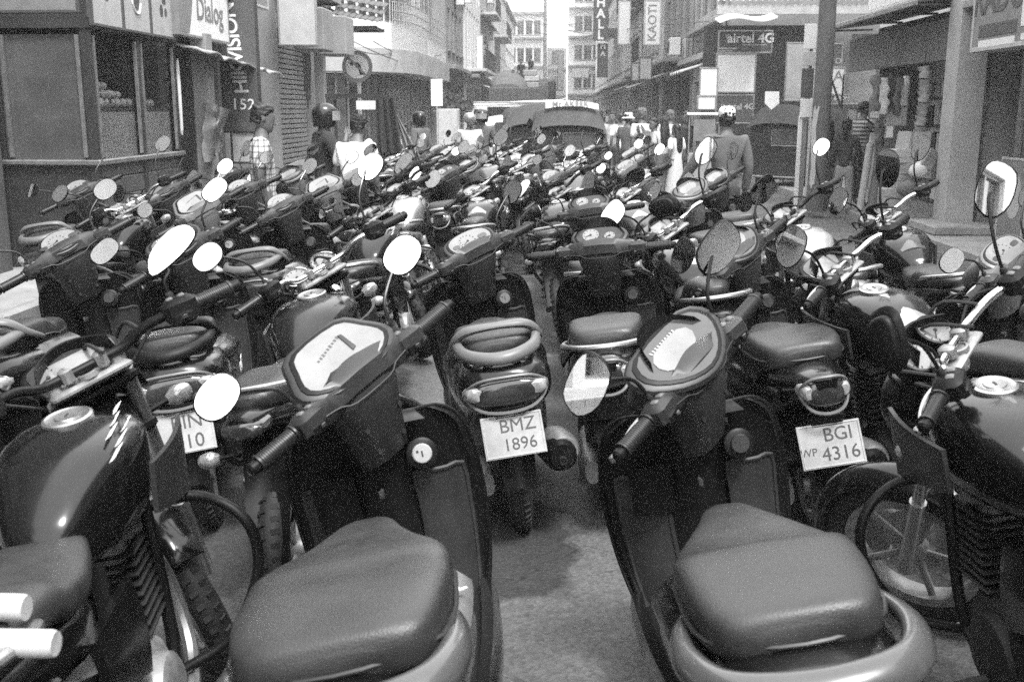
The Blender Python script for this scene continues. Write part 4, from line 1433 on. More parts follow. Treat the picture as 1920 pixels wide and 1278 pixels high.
# white van, its side towards the camera
p = PY(955, 230, 25.5)
v = thing('white_van', 'white van with dark side windows standing across the street', 'van', (p.x, 25.5, 0), R(0))
b = MB().use('paint_white')
prof = [(-1.25, .35), (-1.25, .95), (-1.12, 1.12), (-.85, 1.72), (-.70, 1.82), (1.15, 1.90), (1.28, 1.80), (1.30, .35)]
b.prism(smooth_poly(prof, 3), 1.55, .12, frame((0, 0, 0), (1, 0, 0), (0, 0, 1)) @ TM((0, 0, -1.55)))
part('body', b, v, ang=30)
for x0, x1, z0, z1 in ((-.95, -.62, 1.2, 1.68), (-.52, 1.02, 1.2, 1.74)):
    part('side_window', MB().use('glass_dark').prism([(x0, z0), (x1, z0), (x1 - (.0 if x0 > -.9 else .0), z1), (x0 + (.12 if x0 < -.9 else 0), z1)], .012, .003, frame((0, -.004, 0), (1, 0, 0), (0, 0, 1))), v, smooth=False)
for x in (-.8, .85):
    part('wheel', MB().use('rubber').torus(.22, .09, 24, 8, TM((x, -.02, .31), (R(90), 0, 0))), v)
part('roof_rail', MB().use('paint_silver').box((.1, -.01, 1.84), (1.9, .04, .04), .01), v)
# pale hatchback in front of the van
p = PY(945, 230, 23.2)
v = thing('white_car', 'white rounded car in front of the van', 'car', (p.x, 23.2, 0), R(6))
b = MB().use('paint_white')
b.sloft('X', [(-.75, 0, .6, .5, .25, .3, 4), (-.6, 0, .65, .7, .55, .35, 4), (-.35, 0, .7, .75, .82, .4, 4), (.5, 0, .7, .75, .86, .4, 4), (.9, 0, .68, .74, .74, .4, 4), (1.1, 0, .62, .6, .35, .3, 4)], 26, 3)
part('body', b, v)
part('side_window', MB().use('glass_shop').prism([(-.42, 1.02), (.75, 1.05), (.62, 1.42), (-.22, 1.42)], .02, .005, frame((0, -.735, 0), (1, 0, 0), (0, 0, 1))), v, smooth=False)
part('fuel_flap', MB().use('sign_dark').box((.42, -.76, 1.22), (.14, .02, .2), .01), v)
for x in (-.35, .7):
    part('wheel', MB().use('rubber').torus(.22, .08, 24, 8, TM((x, -.72, .3), (R(90), 0, 0))), v)
# loaded lorry
p = PY(972, 170, 42)
v = thing('loaded_lorry', 'dark loaded lorry with a tarpaulin heap and men on top', 'lorry', (p.x, 42, 0))
part('cargo_body', MB().use('sign_dark').box((0, 2.2, 1.7), (2.35, 4.4, 1.6), .02), v, smooth=False)
for i in range(5):
    part('stake', MB().use('wall_dark').box((-1.1 + .55 * i, -.03, 1.7), (.07, .05, 1.62)), v, smooth=False)
part('cab', MB().use('dark_paint').box((.75, 2.2, 1.9), (1.4, 3, 1.9), .1), v)
b = MB().use('cloth_mid')
b.sloft('Y', [(.1, -.45, 2.5, .5, .15, .05, 2.2), (.6, -.4, 2.5, .75, .55, .05, 2.2), (1.6, -.4, 2.5, .7, .7, .05, 2.2), (2.6, -.4, 2.5, .4, .2, .05, 2)], 18, 3)
part('tarpaulin', b, v)
for i, (x, z, w_) in enumerate(((.45, 2.62, .7), (.5, 2.86, .6), (.42, 3.08, .55), (.95, 2.62, .4))):
    part('bale', MB().use(('cardboard', 'sign_grey', 'cardboard', 'cloth_mid')[i]).box((x, .9, z), (w_, .6, .22), .03), v)
for x in (-.8, .8):
    part('wheel', MB().use('rubber').torus(.36, .13, 24, 8, TM((x, .8, .49), (0, R(90), 0))), v)
# vendor frame with a dark hanging cloth beside the shutter
p0, p1 = PY(610, 180, 14.5), PY(716, 180, 14.5)
v = thing('vendor_frame', 'dark metal vendor frame with rolled dark cloth hanging at its end', 'stall', (0, 14.5, 0))
b = MB().use('dark_paint')
b.box(((p0.x + p1.x) / 2, 0, p0.z), (p1.x - p0.x, .05, .05))
b.box(((p0.x + p1.x) / 2, .5, p0.z), (p1.x - p0.x, .04, .04))
for x in (p0.x + .03, p1.x - .03):
    for y in (0, .5):
        b.box((x, y, p0.z / 2), (.04, .04, p0.z - .03))
    b.box((x, .25, p0.z - .03), (.04, .5, .03))
part('frame', b, v, smooth=False)
part('glass_panel', MB().use('sign_white').box(((p0.x + p1.x) / 2 + .12, .45, p0.z - .12), (.34, .02, .12)), v, smooth=False)
b = MB().use('cloth_dark')
b.slab(lambda u, w2: (p1.x - .08 + .26 * u + .1 * w2 * u + .015 * math.sin(24 * u), -.05 + .03 * math.sin(20 * u), p0.z - .03 - .72 * w2), 24, 6, (0, .012, 0))
part('hanging_cloth', b, v)
b = MB().use('plastic_film')
b.slab(lambda u, w2: (p1.x + .16 + .22 * u * w2 + .12 * w2, .1 + .02 * math.sin(12 * u), p0.z - .2 - .62 * w2), 8, 6, (0, .006, 0))
part('clear_sheet', b, v)
# ------------------------------------------------------------------ two-wheelers
class Spec:
    """parts of one kind of bike: meshes are shared by every bike built from it"""

    def __init__(s, H, axis, bars):
        s.p, s.H, s.axis, s.bars = [], Vector(H), Vector(axis).normalized(), Vector(bars)
        s.mirrors = []

    def add(s, name, mb, parent=None, steer=False, role=None, ang=38):
        s.p.append((name, mb.mesh(name, origin=s.H if steer else None, ang=ang), parent, steer, role))
        return len(s.p) - 1


def wheel(sp, c, R_, r, steer, spokes=5, rim='engine_alloy', disc=False):
    T = TM(c, (0, R(90), 0))
    b = MB().use('rubber')
    b.torus(R_ - r, r, 34, 12, T, flat=.95)
    # tread blocks
    for i in range(46):
        a = 2 * math.pi * i / 46
        for s_ in (-1, 1):
            q = TM(c, (0, R(90), 0)) @ Matrix.Rotation(a + s_ * .04, 4, 'Z') @ TM((R_ - .0085, 0, s_ * r * .38), (0, R(-s_ * 24), R(s_ * 20)))
            b.box((0, 0, 0), (.012, .016, r * .5), 0, q)
    w_ = sp.add('front_wheel' if steer else 'rear_wheel', b, steer=steer)
    b = MB().use(rim)
    ri = R_ - 2 * r + .012
    b.lathe([(ri - .03, -.03), (ri, -.034), (ri + .004, -.026), (ri - .012, -.012), (ri - .012, .012), (ri + .004, .026), (ri, .034), (ri - .03, .03)], 28, T, ring=True)
    b.lathe([(.0, -.04), (.035, -.04), (.045, -.02), (.045, .02), (.035, .04), (0, .04)], 14, T)
    for i in range(spokes):
        q = T @ Matrix.Rotation(2 * math.pi * i / spokes, 4, 'Z')
        b.box((ri * .52, 0, 0), (ri * .95, .026, .02), .006, q)
    sp.add('rim', b, parent=w_, steer=steer)
    if disc:
        b = MB().use('steel')
        b.lathe([(.06, .05), (.12, .05), (.12, .054), (.06, .054)], 24, T, ring=True)
        sp.add('brake_disc', b, parent=w_, steer=steer)


CLUSTERS = {
    'penta': [(-.118, -.012), (-.10, .045), (-.062, .092), (.062, .092), (.10, .045), (.118, -.012), (.06, -.05), (-.06, -.05)],
    'oval': ell(.118, .062, 24, 2.4),
    'round': ell(.092, .072, 24, 2.0),
    'twin': [(-.115, .0), (-.105, .04), (-.06, .06), (.06, .06), (.105, .04), (.115, 0), (.07, -.045), (-.07, -.045)],
    'hex': [(-.125, .01), (-.085, .062), (.085, .062), (.125, .01), (.075, -.05), (0, -.075), (-.075, -.05)],
}


def gauge_face(b, T, r, n=9, dark=False):
    b.use('dial_dark' if dark else 'dial_pale').lathe([(r, 0), (r, .002), (0, .002)], 22, T)
    b.use('decal_white' if dark else 'ink')
    for i in range(n):
        a = R(-130 + 260 * i / (n - 1))
        b.box((r * .8 * math.sin(a), r * .8 * math.cos(a), .003), (.003, .003, .001), 0, T)
        b.box((0, r * .82, .003), (.0022, r * .16, .001), 0, T @ Matrix.Rotation(a, 4, 'Z'))
    b.box((0, r * .35, .0042), (.003, r * .7, .001), 0, T @ Matrix.Rotation(R(115), 4, 'Z'))
    b.lathe([(.006, .002), (.005, .006), (0, .006)], 8, T)


def controls(sp, hb, x0, x1, bar, cowl_mat, side_drop=0.0, back=0.03, lever_mat='steel', gripr=.0185, white=False, cable=True):
    """switch boxes, grips and levers of both sides on a bar through (x, y, z)"""
    for s_ in (-1, 1):
        A = Vector((s_ * x0, hb[1], hb[2]))
        B = Vector((s_ * x1, hb[1] - back, hb[2] - side_drop))
        d = (B - A).normalized()
        T = frame(A, d, Vector((0, 1, 0)))                    # local x outward, y forward, z up(ish)
        if s_ < 0:
            T = T @ Matrix.Scale(1, 4)
        up = 1 if (T.to_3x3() @ Vector((0, 0, 1))).z > 0 else -1
        b = MB().use('grip_rubber')
        L_ = (B - A).length
        prof = [(.0005, .085), (gripr + .006, .086), (gripr + .006, .092)]
        n = 16
        for i in range(n):
            z = .094 + (L_ - .11) * i / n
            prof += [(gripr, z), (gripr + .0012, z + .001), (gripr + .0012, z + .0045), (gripr, z + .0055)]
        prof += [(gripr + .003, L_ - .014), (gripr + .003, L_ - .008)]
        b.lathe(prof, 14, frame(A, Vector((0, 1, 0)), d.cross(Vector((0, 1, 0)))) @ Matrix.Identity(4))
        b.use('plastic_black' if not white else 'chrome')
        b.lathe([(.0005, L_ - .008), (.016, L_ - .008), (.017, L_ + .012), (.012, L_ + .018), (.0005, L_ + .018)], 12, frame(A, Vector((0, 1, 0)), d.cross(Vector((0, 1, 0)))))
        g = sp.add('grip', b, steer=True)
        b = MB().use('plastic_black' if bar else cowl_mat)
        b.box((.045, -.004, up * .003), (.085, .072, .066), .014, T)
        b.box((.045, .03, up * -.006), (.07, .03, .04), .01, T)
        b.use('plastic_black').box((.045, -.03, up * -.014), (.06, .03, .034), .008, T)
        b.use('plastic_light')
        for q in range(2):
            b.box((.028 + q * .03, -.012, up * .037), (.017, .022, .009), .003, T)
        b.use('lens_dark').box((.045, -.053, up * -.01), (.016, .008, .014), .003, T)
        sp.add('switch_box', b, steer=True)
        # brake lever: pivots at the box, runs in front of and below the grip
        b = MB().use(lever_mat)
        pth = [(.03, .03, 0), (.075, .056, -.004 * up), (.13, .066, -.01 * up), (.19, .06, -.012 * up), (L_ - .01, .066, -.014 * up)]
        b.tube([tuple(T @ Vector(p)) for p in pth], [.009, .008, .007, .0065, .0075], 7, 3, flat=.7)
        b.lathe([(.0005, -.011), (.0105, -.007), (.0125, 0), (.0105, .007), (.0005, .011)], 8, T @ TM((L_ - .006, .066, -.014 * up)))
        sp.add('brake_lever', b, steer=True)
        if cable:
            b = MB().use('rubber')
            q = [T @ Vector((.04, .03, -.01 * up)), T @ Vector((-.02, .10, -.02 * up)), T @ Vector((-.12, .10, -.10 * up))]
            b.tube([tuple(p) for p in q], .0045, 6, 4)
            sp.add('cable', b, steer=True)
        # mirror root
        rootp = T @ Vector((.035, .012, up * .026))
        sp.mirrors.append((s_, rootp))


def mirror_stalks(sp, kind, out=.15, upz=.16, fat=False):
    sp.mirror_kind, sp.m_out, sp.m_up = kind, out, upz
    for s_, r0 in list(sp.mirrors):
        b = MB().use('plastic_black' if fat or kind != 'round' else 'paint_charcoal')
        hd = r0 + Vector((s_ * out, .015, upz))
        if fat:
            b.tube([tuple(r0 + Vector((0, 0, -.01))), tuple(r0 + Vector((s_ * out * .25, .01, upz * .45))), tuple(hd + Vector((-s_ * .02, .01, -.03)))], [.017, .015, .011], 10, 4, flat=.8)
        else:
            b.tube([tuple(r0 + Vector((0, 0, -.01))), tuple(r0 + Vector((s_ * .005, .004, .05))), tuple(r0 + Vector((s_ * .03, .01, upz * .6))), tuple(hd + Vector((-s_ * .035, .012, -.015))), tuple(hd + Vector((0, .012, 0)))], .0052, 8, 5)
        b.use('rubber').lathe([(.0005, -.012), (.014, -.012), (.012, .0), (.013, .004), (.01, .012), (.011, .016), (.008, .026), (.0005, .027)], 10, TM(tuple(r0)))
        sp.add('mirror_stalk', b, steer=True)
    ol = {'round': ell(.062, .046, 26, 2.3), 'oval': ell(.074, .045, 26, 2.6),
          'hex': smooth_poly([(-.08, -.012), (-.045, .045), (.05, .05), (.085, .022), (.06, -.04), (-.03, -.05)], 3),
          'drop': smooth_poly([(-.085, -.022), (-.05, .024), (.03, .036), (.075, .014), (.07, -.022), (0, -.034)], 4)}[kind]
    b = MB().use('plastic_black')
    b.prism(ol, .02, .005, TM((0, 0, -.02)), taper=.8)
    b.prism(scale2(ol, .78), .018, .012, TM((0, 0, -.02), (0, 0, 0)) @ Matrix.Scale(-1, 4, (0, 0, 1)))
    sp.m_house = b.mesh('mirror', ang=50)
    b = MB().use('mirror_silver').prism(scale2(ol, .93), .0025, 0, TM((0, 0, -.0005)))
    sp.m_glass = b.mesh('mirror_glass', smooth=False)


def scooter_spec(cluster='oval', mirror='round', tail='wide', rail='loop', fat=False, seat_w=.155, cowl='plastic_cowl', body='paint_black', visor=False, gauge_dark=False, shield='plastic_black', lcd='dial_pale', rim='engine_alloy', panel='paint_black', pod_scale=1.0, seat_len=.86, step=True, key='plastic_cowl'):
    H = Vector((0, .40, .95))
    axis = Vector((0, -math.sin(R(26)), math.cos(R(26))))
    sp = Spec(H, axis, (0, .35, 1.055))
    sp.kind = 'scooter'
    # wheels
    wheel(sp, (0, -.56, .225), .225, .05, False, rim=rim)
    wheel(sp, (0, .735, .225), .225, .046, True, rim=rim)
    # rear bodywork
    b = MB().use(body)
    if tail == 'wide':
        secs = [(.05, 0, .47, .09, .16, .2, 3), (-.08, 0, .53, .15, .17, .24, 3), (-.28, 0, .58, .185, .155, .22, 3), (-.52, 0, .63, .195, .13, .17, 2.8), (-.68, 0, .655, .19, .115, .13, 2.6), (-.79, 0, .665, .17, .10, .11, 2.4), (-.845, 0, .668, .13, .07, .08, 2.2), (-.862, 0, .67, .06, .03, .04, 2)]
    else:
        secs = [(.05, 0, .47, .09, .16, .2, 3), (-.08, 0, .53, .15, .17, .24, 3), (-.28, 0, .58, .175, .155, .2, 2.6), (-.52, 0, .64, .165, .12, .14, 2.4), (-.72, 0, .69, .125, .08, .09, 2.2), (-.86, 0, .72, .08, .05, .05, 2), (-.91, 0, .725, .035, .025, .025, 2)]
    b.sloft('Y', secs, 24, 4)
    bi = sp.add('body', b, role='paint')
    # side accents: ledge panel beside the seat with a decal face
    for s_ in (-1, 1):
        b = MB().use(panel)
        b.slab(lambda u, v: (s_ * (.135 + .088 * v - .03 * u * u), -.20 - .40 * u + .05 * v, .735 - .085 * v ** 1.5 + .03 * u), 10, 5, (0, 0, -.018))
        sp.add('side_panel', b, parent=bi)
        b = MB().use(body)
        b.slab(lambda u, v: (s_ * (.19 + .02 * math.sin(math.pi * v) - .06 * u * u), -.10 - .62 * u, .635 - (.20 - .12 * u) * v + .05 * u), 12, 6, (-s_ * .02, 0, 0))
        sp.add('side_cowl', b, parent=bi, role='paint')
    # inner undertray / engine
    b = MB().use('plastic_black')
    b.sloft('Y', [(.05, 0, .3, .13, .06, .05, 3), (-.2, 0, .32, .15, .12, .08, 3), (-.5, 0, .36, .14, .16, .08, 3), (-.7, 0, .44, .09, .1, .06, 2.5)], 16, 2)
    sp.add('engine_cover', b)
    b = MB().use('engine_alloy')
    b.sloft('Y', [(-.12, -.12, .25, .045, .06, .06, 3), (-.3, -.135, .25, .05, .075, .075, 3), (-.55, -.13, .235, .05, .085, .085, 3), (-.63, -.12, .23, .03, .05, .05, 2.5)], 16, 3)
    sp.add('engine', b)
    # exhaust on the right
    b = MB().use('plastic_black')
    b.sloft('Y', [(-.28, .13, .25, .03, .03, .03, 2), (-.34, .15, .27, .055, .055, .055, 2), (-.6, .175, .32, .066, .07, .07, 2.2), (-.74, .18, .345, .066, .07, .07, 2.2), (-.79, .18, .35, .045, .05, .05, 2)], 18, 3)
    b.use('engine_alloy').sloft('Y', [(-.5, .18, .315, .06, .064, .05, 2.2), (-.53, .184, .32, .07, .076, .055, 2.2), (-.70, .192, .345, .07, .076, .055, 2.2), (-.76, .192, .355, .055, .06, .045, 2.2)], 18, 2)
    b.use('ink').lathe([(.016, 0), (.016, .02), (.011, .02), (.011, .004), (.0005, .004)], 10, TM((.18, -.792, .34), (R(90), 0, 0)))
    sp.add('exhaust', b)
    # seat
    b = MB().use('seat_vinyl')
    W = seat_w
    q = seat_len
    kz = .0 if step else .012
    secs = [(.10, 0, .70, .012, .015, .02, 2.2), (.085, 0, .705, .035, .035, .04, 2.6), (.04, 0, .715, W * .34, .05, .05, 3), (-.06, 0, .73, W * .46, .055, .06, 3.3), (-.17, 0, .74, W * .66, .055, .06, 3.8), (-.28, 0, .745 + kz, W * .88, .055, .06, 4.4), (-.37, 0, .755 + kz, W * .98, .058, .07, 4.8), (-.44, 0, .777 - kz, W, .06, .085, 5), (-.60, 0, .782, W * .97, .06, .075, 5), (-.72, 0, .785, W * .88, .055, .06, 4.2), (-.775, 0, .785, W * .72, .045, .05, 3.2), (-.795, 0, .782, W * .42, .02, .025, 2.6)]
    b.sloft('Y', [(y * q if y < 0 else y,) + r_ for y, *r_ in [(t[0], *t[1:]) for t in secs] for r_ in [tuple(r_)]], 30, 5)
    se = sp.add('seat', b)
    b = MB().use('ink')
    b.tube([(s_ * W * f, y * q, z) for s_, f, y, z in [(-1, .43, .0, .722), (-1, .89, -.28, .735), (-1, 1.01, -.44, .758), (-1, .90, -.72, .772), (0, 0, -.802, .774), (1, .90, -.72, .772), (1, 1.01, -.44, .758), (1, .89, -.28, .735), (1, .43, 0, .722)]], .005, 6, 4)
    sp.add('seat_piping', b, parent=se)
    # grab rail
    b = MB()
    if rail == 'loop':
        b.use('plastic_light')
        b.tube([(-.16, -.46, .765), (-.168, -.60, .81), (-.12, -.66, .865), (0, -.68, .878), (.12, -.66, .865), (.168, -.60, .81), (.16, -.46, .765)], [.014, .022, .026, .02, .026, .022, .014], 12, 6, flat=.7)
        b.tube([(-.162, -.61, .82), (-.125, -.77, .80), (0, -.835, .785), (.125, -.77, .80), (.162, -.61, .82)], [.02, .024, .026, .024, .02], 12, 6, flat=.7)
        b.tube([(-.09, -.80, .80), (-.03, -.80, .74), (0, -.80, .73), (.03, -.80, .74), (.09, -.80, .80)], [.012, .018, .02, .018, .012], 8, 3)
    elif rail == 'bar':
        b.use('steel')
        b.tube([(-.165, -.42, .74), (-.175, -.58, .765), (-.15, -.72, .785), (-.06, -.79, .79), (.06, -.79, .79), (.15, -.72, .785), (.175, -.58, .765), (.165, -.42, .74)], .013, 9, 5)
    elif rail == 'flat':
        b.use('paint_grey')
        b.tube([(-.165, -.36, .715), (-.20, -.48, .735), (-.205, -.62, .75), (-.15, -.735, .755), (0, -.775, .755), (.15, -.735, .755), (.205, -.62, .75), (.20, -.48, .735), (.165, -.36, .715)], [.012, .022, .03, .036, .038, .036, .03, .022, .012], 14, 6, flat=.7)
    if b.v:
        sp.add('grab_rail', b, role='rail')
    # tail lamp and indicators
    b = MB().use('lens_dark')
    tw = .15 if tail == 'wide' else .085
    yb = -.85 if tail == 'wide' else -.885
    zb = .66 if tail == 'wide' else .70
    b.sloft('Y', [(yb + .06, 0, zb, tw, .058, .062, 2.3), (yb - .004, 0, zb, tw * .93, .052, .055, 2.3), (yb - .022, 0, zb, tw * .7, .034, .036, 2.2), (yb - .026, 0, zb, tw * .3, .012, .012, 2)], 24, 3)
    tl = sp.add('tail_lamp', b)
    for s_ in (-1, 1):
        b = MB().use('lens_clear')
        b.sloft('Y', [(yb + .06, s_ * tw * .78, zb + .005, tw * .34, .036, .036, 2.2), (yb - .012, s_ * tw * .74, zb + .005, tw * .26, .028, .028, 2.2), (yb - .022, s_ * tw * .72, zb + .005, tw * .1, .01, .01, 2)], 14, 2)
        sp.add('indicator', b, parent=tl)
    b = MB().use('plastic_light')
    b.tube([(-tw * 1.04, yb + .03, zb), (-tw * .7, yb - .012, zb - .058), (0, yb - .028, zb - .074), (tw * .7, yb - .012, zb - .058), (tw * 1.04, yb + .03, zb), (tw * .7, yb - .012, zb + .052), (0, yb - .026, zb + .062), (-tw * .7, yb - .012, zb + .052)], .007, 6, 4, closed=True)
    sp.add('trim', b, parent=tl)
    # rear mudguard
    b = MB().use('plastic_black')
    b.slab(lambda u, v: ((u - .5) * (.17 - .05 * v), -.80 - .10 * v + .03 * math.cos((u - .5) * 3), .60 - .32 * v), 6, 8, (0, .012, 0))
    b.box((0, -.848, .56), (.13, .03, .1), .01)
    sp.add('rear_fender', b)
    # number plate carrier point
    sp.plate = Matrix.Translation((0, -.885, .50)) @ Euler((R(68), 0, 0)).to_matrix().to_4x4()
    # floor
    b = MB().use('plastic_black')
    b.sloft('Y', [(-.08, 0, .30, .17, .03, .05, 5), (.05, 0, .285, .215, .025, .05, 5), (.28, 0, .285, .232, .025, .05, 5), (.42, 0, .31, .225, .03, .05, 5)], 20, 3)
    for i in range(5):
        b.box((-.1 + .05 * i, .18, .313), (.014, .3, .006), .002)
    sp.add('floorboard', b)
    for s_ in (-1, 1):
        b = MB().use(body)
        b.slab(lambda u, v: (s_ * (.235 + .012 * math.sin(math.pi * v) - .05 * (1 - u) ** 2), -.09 + .54 * u, .19 + .13 * v + .05 * u * u), 8, 3, (-s_ * .03, 0, 0))
        sp.add('side_skirt', b, role='paint')
    # leg shield, seen from the rider's side
    ws = [.205, .235, .255, .265, .268, .26, .24, .185]
    zs = [.27, .36, .46, .56, .66, .75, .83, .875]
    ys = [.40, .455, .485, .50, .50, .49, .475, .455]

    def at_(l, v):
        q = v * (len(l) - 1)
        i = min(int(q), len(l) - 2)
        t = q - i
        a = l[max(i - 1, 0)]
        d = l[min(i + 2, len(l) - 1)]
        return cr((a,), (l[i],), (l[i + 1],), (d,), t)[0]

    def sh(u, v):
        q = 2 * u - 1
        e = abs(q)
        return (at_(ws, v) * q, at_(ys, v) + .045 * e ** 3 - .055 * math.exp(-(q / .34) ** 2) * (1 - .4 * v) - .018 * math.exp(-((e - .93) / .05) ** 2), at_(zs, v) + .02 * (1 - e))
    b = MB().use(shield).slab(sh, 28, 22, (0, .02, 0))
    shp = sp.add('leg_shield', b, ang=55)
    for s_ in (-1, 1):
        # sunken knee panel with a raised lip on each side
        def kn(u, v):
            x, y, z = sh(.5 + s_ * (.17 + .25 * u), .10 + .52 * v)
            return (x, y - .016 - .012 * math.sin(math.pi * u), z - .05 * u * (1 - v))
        b = MB().use('plastic_cowl').slab(kn, 8, 10, (0, .012, 0))
        b.tube([kn(0, i / 5) for i in range(6)] + [kn(j / 3, 1) for j in range(1, 3)] + [kn(1, 1 - i / 5) for i in range(6)], .007, 6, 2)
        sp.add('knee_panel', b, parent=shp)
    b = MB().use('plastic_black')
    b.slab(lambda u, v: tuple(Vector(sh(.16 + .68 * u, .90 + .10 * v)) + Vector((0, -.012 - .03 * (1 - v), .006))), 10, 3, (0, .01, 0))
    sp.add('shield_cap', b, parent=shp)
    b = MB().use('plastic_black')
    b.tube([sh(0, i / 9) for i in range(10)] + [sh(j / 6, 1) for j in range(1, 6)] + [sh(1, 1 - i / 9) for i in range(10)], .006, 7, 2)
    sp.add('shield_edging', b, parent=shp)
    b = MB().use('plastic_black')
    K = frame((.125, .440, .765), (1, .12, .0), (0, .25, 1))
    b.lathe([(.045, -.03), (.043, .004), (.036, .008), (.0005, .008)], 20, K)
    sp.add('key_surround', b, parent=shp)
    b = MB().use(key)
    b.lathe([(.0275, .004), (.027, .016), (.024, .019), (.0005, .019)], 20, K)
    b.use('ink').box((0, 0, .0195), (.004, .016, .002), 0, K)
    b.box((-.012, .008, .0195), (.006, .006, .002), 0, K)
    sp.add('key_lock', b, parent=shp)
    # hook and pocket lip
    b = MB().use('steel').tube([(0, .425, .69), (0, .395, .68), (0, .39, .70)], .006, 6, 3)
    sp.add('bag_hook', b, parent=shp)
    b = MB().use('plastic_black')
    b.slab(lambda u, v: (-.13 + (u - .5) * .12, .455 - .02 * math.sin(math.pi * u) - .012 * v, .60 + .14 * v), 6, 4, (0, .015, 0))
    sp.add('glove_pocket', b, parent=shp)
    # front apron
    b = MB().use(body)
    b.sloft('Z', [(.27, 0, .50, .12, .05, .04, 2.6), (.36, 0, .56, .17, .06, .05, 2.6), (.50, 0, .59, .215, .07, .06, 2.6), (.66, 0, .585, .235, .07, .06, 2.4), (.78, 0, .565, .21, .07, .05, 2.4), (.88, 0, .53, .14, .06, .04, 2.3), (.93, 0, .505, .08, .04, .03, 2.2)], 24, 3)
    sp.add('front_apron', b, role='paint')
    # fork and front fender
    b = MB().use('plastic_black')
    for s_ in (-1, 1):
        b.tube([(s_ * .07, .62, .50), (s_ * .075, .735, .225)], .018, 9, 1)
    sp.add('fork', b, steer=True)
    b = MB().use(body)
    b.slab(lambda u, v: ((u - .5) * .13, .735 + (.25 - .02 * abs(2 * u - 1) ** 2) * math.cos(R(20 + 125 * v)), .225 + (.25 - .03 * abs(2 * u - 1) ** 2) * math.sin(R(20 + 125 * v))), 6, 12, (0, 0, .008))
    sp.add('front_fender', b, steer=True, role='paint')
    # handlebar cowl
    b = MB().use(cowl)
    b.sloft('X', [(-.175, .352, 1.018, .034, .034, .034, 3.2), (-.14, .356, 1.02, .047, .045, .044, 3.2), (-.10, .36, 1.025, .06, .052, .05, 2.8), (-.05, .365, 1.03, .074, .054, .055, 2.5), (.0, .367, 1.032, .078, .056, .06, 2.4), (.05, .365, 1.03, .074, .054, .055, 2.5), (.10, .36, 1.025, .06, .052, .05, 2.8), (.14, .356, 1.02, .047, .045, .044, 3.2), (.175, .352, 1.018, .034, .034, .034, 3.2)], 10, 3)
    b.sloft('Z', [(1.075, 0, .385, .085, .045, .045, 2.8), (1.03, 0, .375, .122, .075, .07, 2.8), (.97, 0, .375, .112, .085, .075, 2.7), (.91, 0, .39, .094, .082, .07, 2.6), (.84, 0, .415, .082, .075, .065, 2.5), (.78, 0, .437, .074, .065, .055, 2.5)], 12, 3)
    b.use('ink')
    b.tube([(-.16, .307, 1.012), (-.10, .301, 1.005), (-.06, .292, .99), (.06, .292, .99), (.10, .301, 1.005), (.16, .307, 1.012)], .0022, 5, 3)
    for x, z in ((-.06, .90), (.06, .90), (-.045, .82), (.045, .82)):
        b.lathe([(.007, 0), (.007, .004), (.0005, .004)], 8, TM((x, .332 + (.90 - z) * .45, z), (R(90), 0, 0)))
    b.use(cowl)
    # front nose with headlamp
    b.sloft('Y', [(.40, 0, 1.03, .12, .06, .09, 2.6), (.46, 0, 1.01, .12, .06, .085, 2.6), (.52, 0, .985, .10, .045, .07, 2.6), (.55, 0, .97, .07, .03, .05, 2.3)], 20, 3)
    hb = sp.add('handlebar', b, steer=True, role='cowl')
    b = MB().use('lens_clear').sloft('Y', [(.50, 0, .98, .085, .04, .055, 2.4), (.556, 0, .965, .065, .03, .045, 2.3), (.57, 0, .96, .02, .01, .015, 2)], 18, 2)
    sp.add('headlamp', b, parent=hb, steer=True)
    # instrument pod
    tilt = R(38)
    CP = frame((0, .352, 1.075), (1, 0, 0), (0, math.cos(tilt), math.sin(tilt)))
    ol = scale2(CLUSTERS[cluster], pod_scale)
    if cluster in ('penta', 'twin', 'hex'):
        ol = smooth_poly(ol, 3)
    b = MB().use(cowl)
    b.prism(scale2(ol, 1.22), .085, .016, CP @ TM((0, 0, -.075)), taper=.8)
    pod = sp.add('instrument_pod', b, steer=True, parent=hb, role='cowl')
    b = MB().use('plastic_black')
    b.prism(scale2(ol, 1.06), .006, .003, CP @ TM((0, 0, .008)))
    if visor:
        b.slab(lambda u, v: tuple(CP @ Vector(((u - .5) * (.265 - .05 * v), .085 + .035 * v - .09 * abs(2 * u - 1) ** 2.5, .0 + .032 * v))), 14, 4, (0, .008, -.004))
    sp.add('bezel', b, steer=True, parent=hb)
    b = MB()
    if cluster == 'twin':
        b.use('plastic_cowl').prism(scale2(ol, .97), .003, 0, CP @ TM((0, 0, .0125)))
        gauge_face(b, CP @ TM((-.042, .012, .0155)), .04, dark=gauge_dark)
        gauge_face(b, CP @ TM((.05, -.002, .0155)), .026, 5, dark=gauge_dark)
    elif cluster == 'penta':
        b.use(lcd).prism(scale2(ol, .95), .003, 0, CP @ TM((0, 0, .0125)))
        b.use('plastic_cowl').prism([(.034, .0), (.048, .005), (.052, .062), (.042, .066)], .004, .001, CP @ TM((0, 0, .0155)))
        b.prism([(-.095, -.03), (.015, -.047), (.012, -.02), (-.06, -.012)], .004, .001, CP @ TM((0, 0, .0155)))
        b.use('dial_dark')
        for i in range(9):
            b.box((-.05 + .011 * i, .04 + .003 * i, .016), (.006, .006 + .002 * (i % 3), .001), 0, CP)
    elif cluster == 'hex':
        b.use('dial_dark').prism(scale2(ol, .95), .003, 0, CP @ TM((0, 0, .0125)))
        b.use(lcd).prism(smooth_poly([(-.10, .008), (-.068, .046), (.05, .048), (.072, .012), (.02, -.028), (-.07, -.03)], 2), .002, 0, CP @ TM((0, 0, .0155)))
        b.use('decal_white')
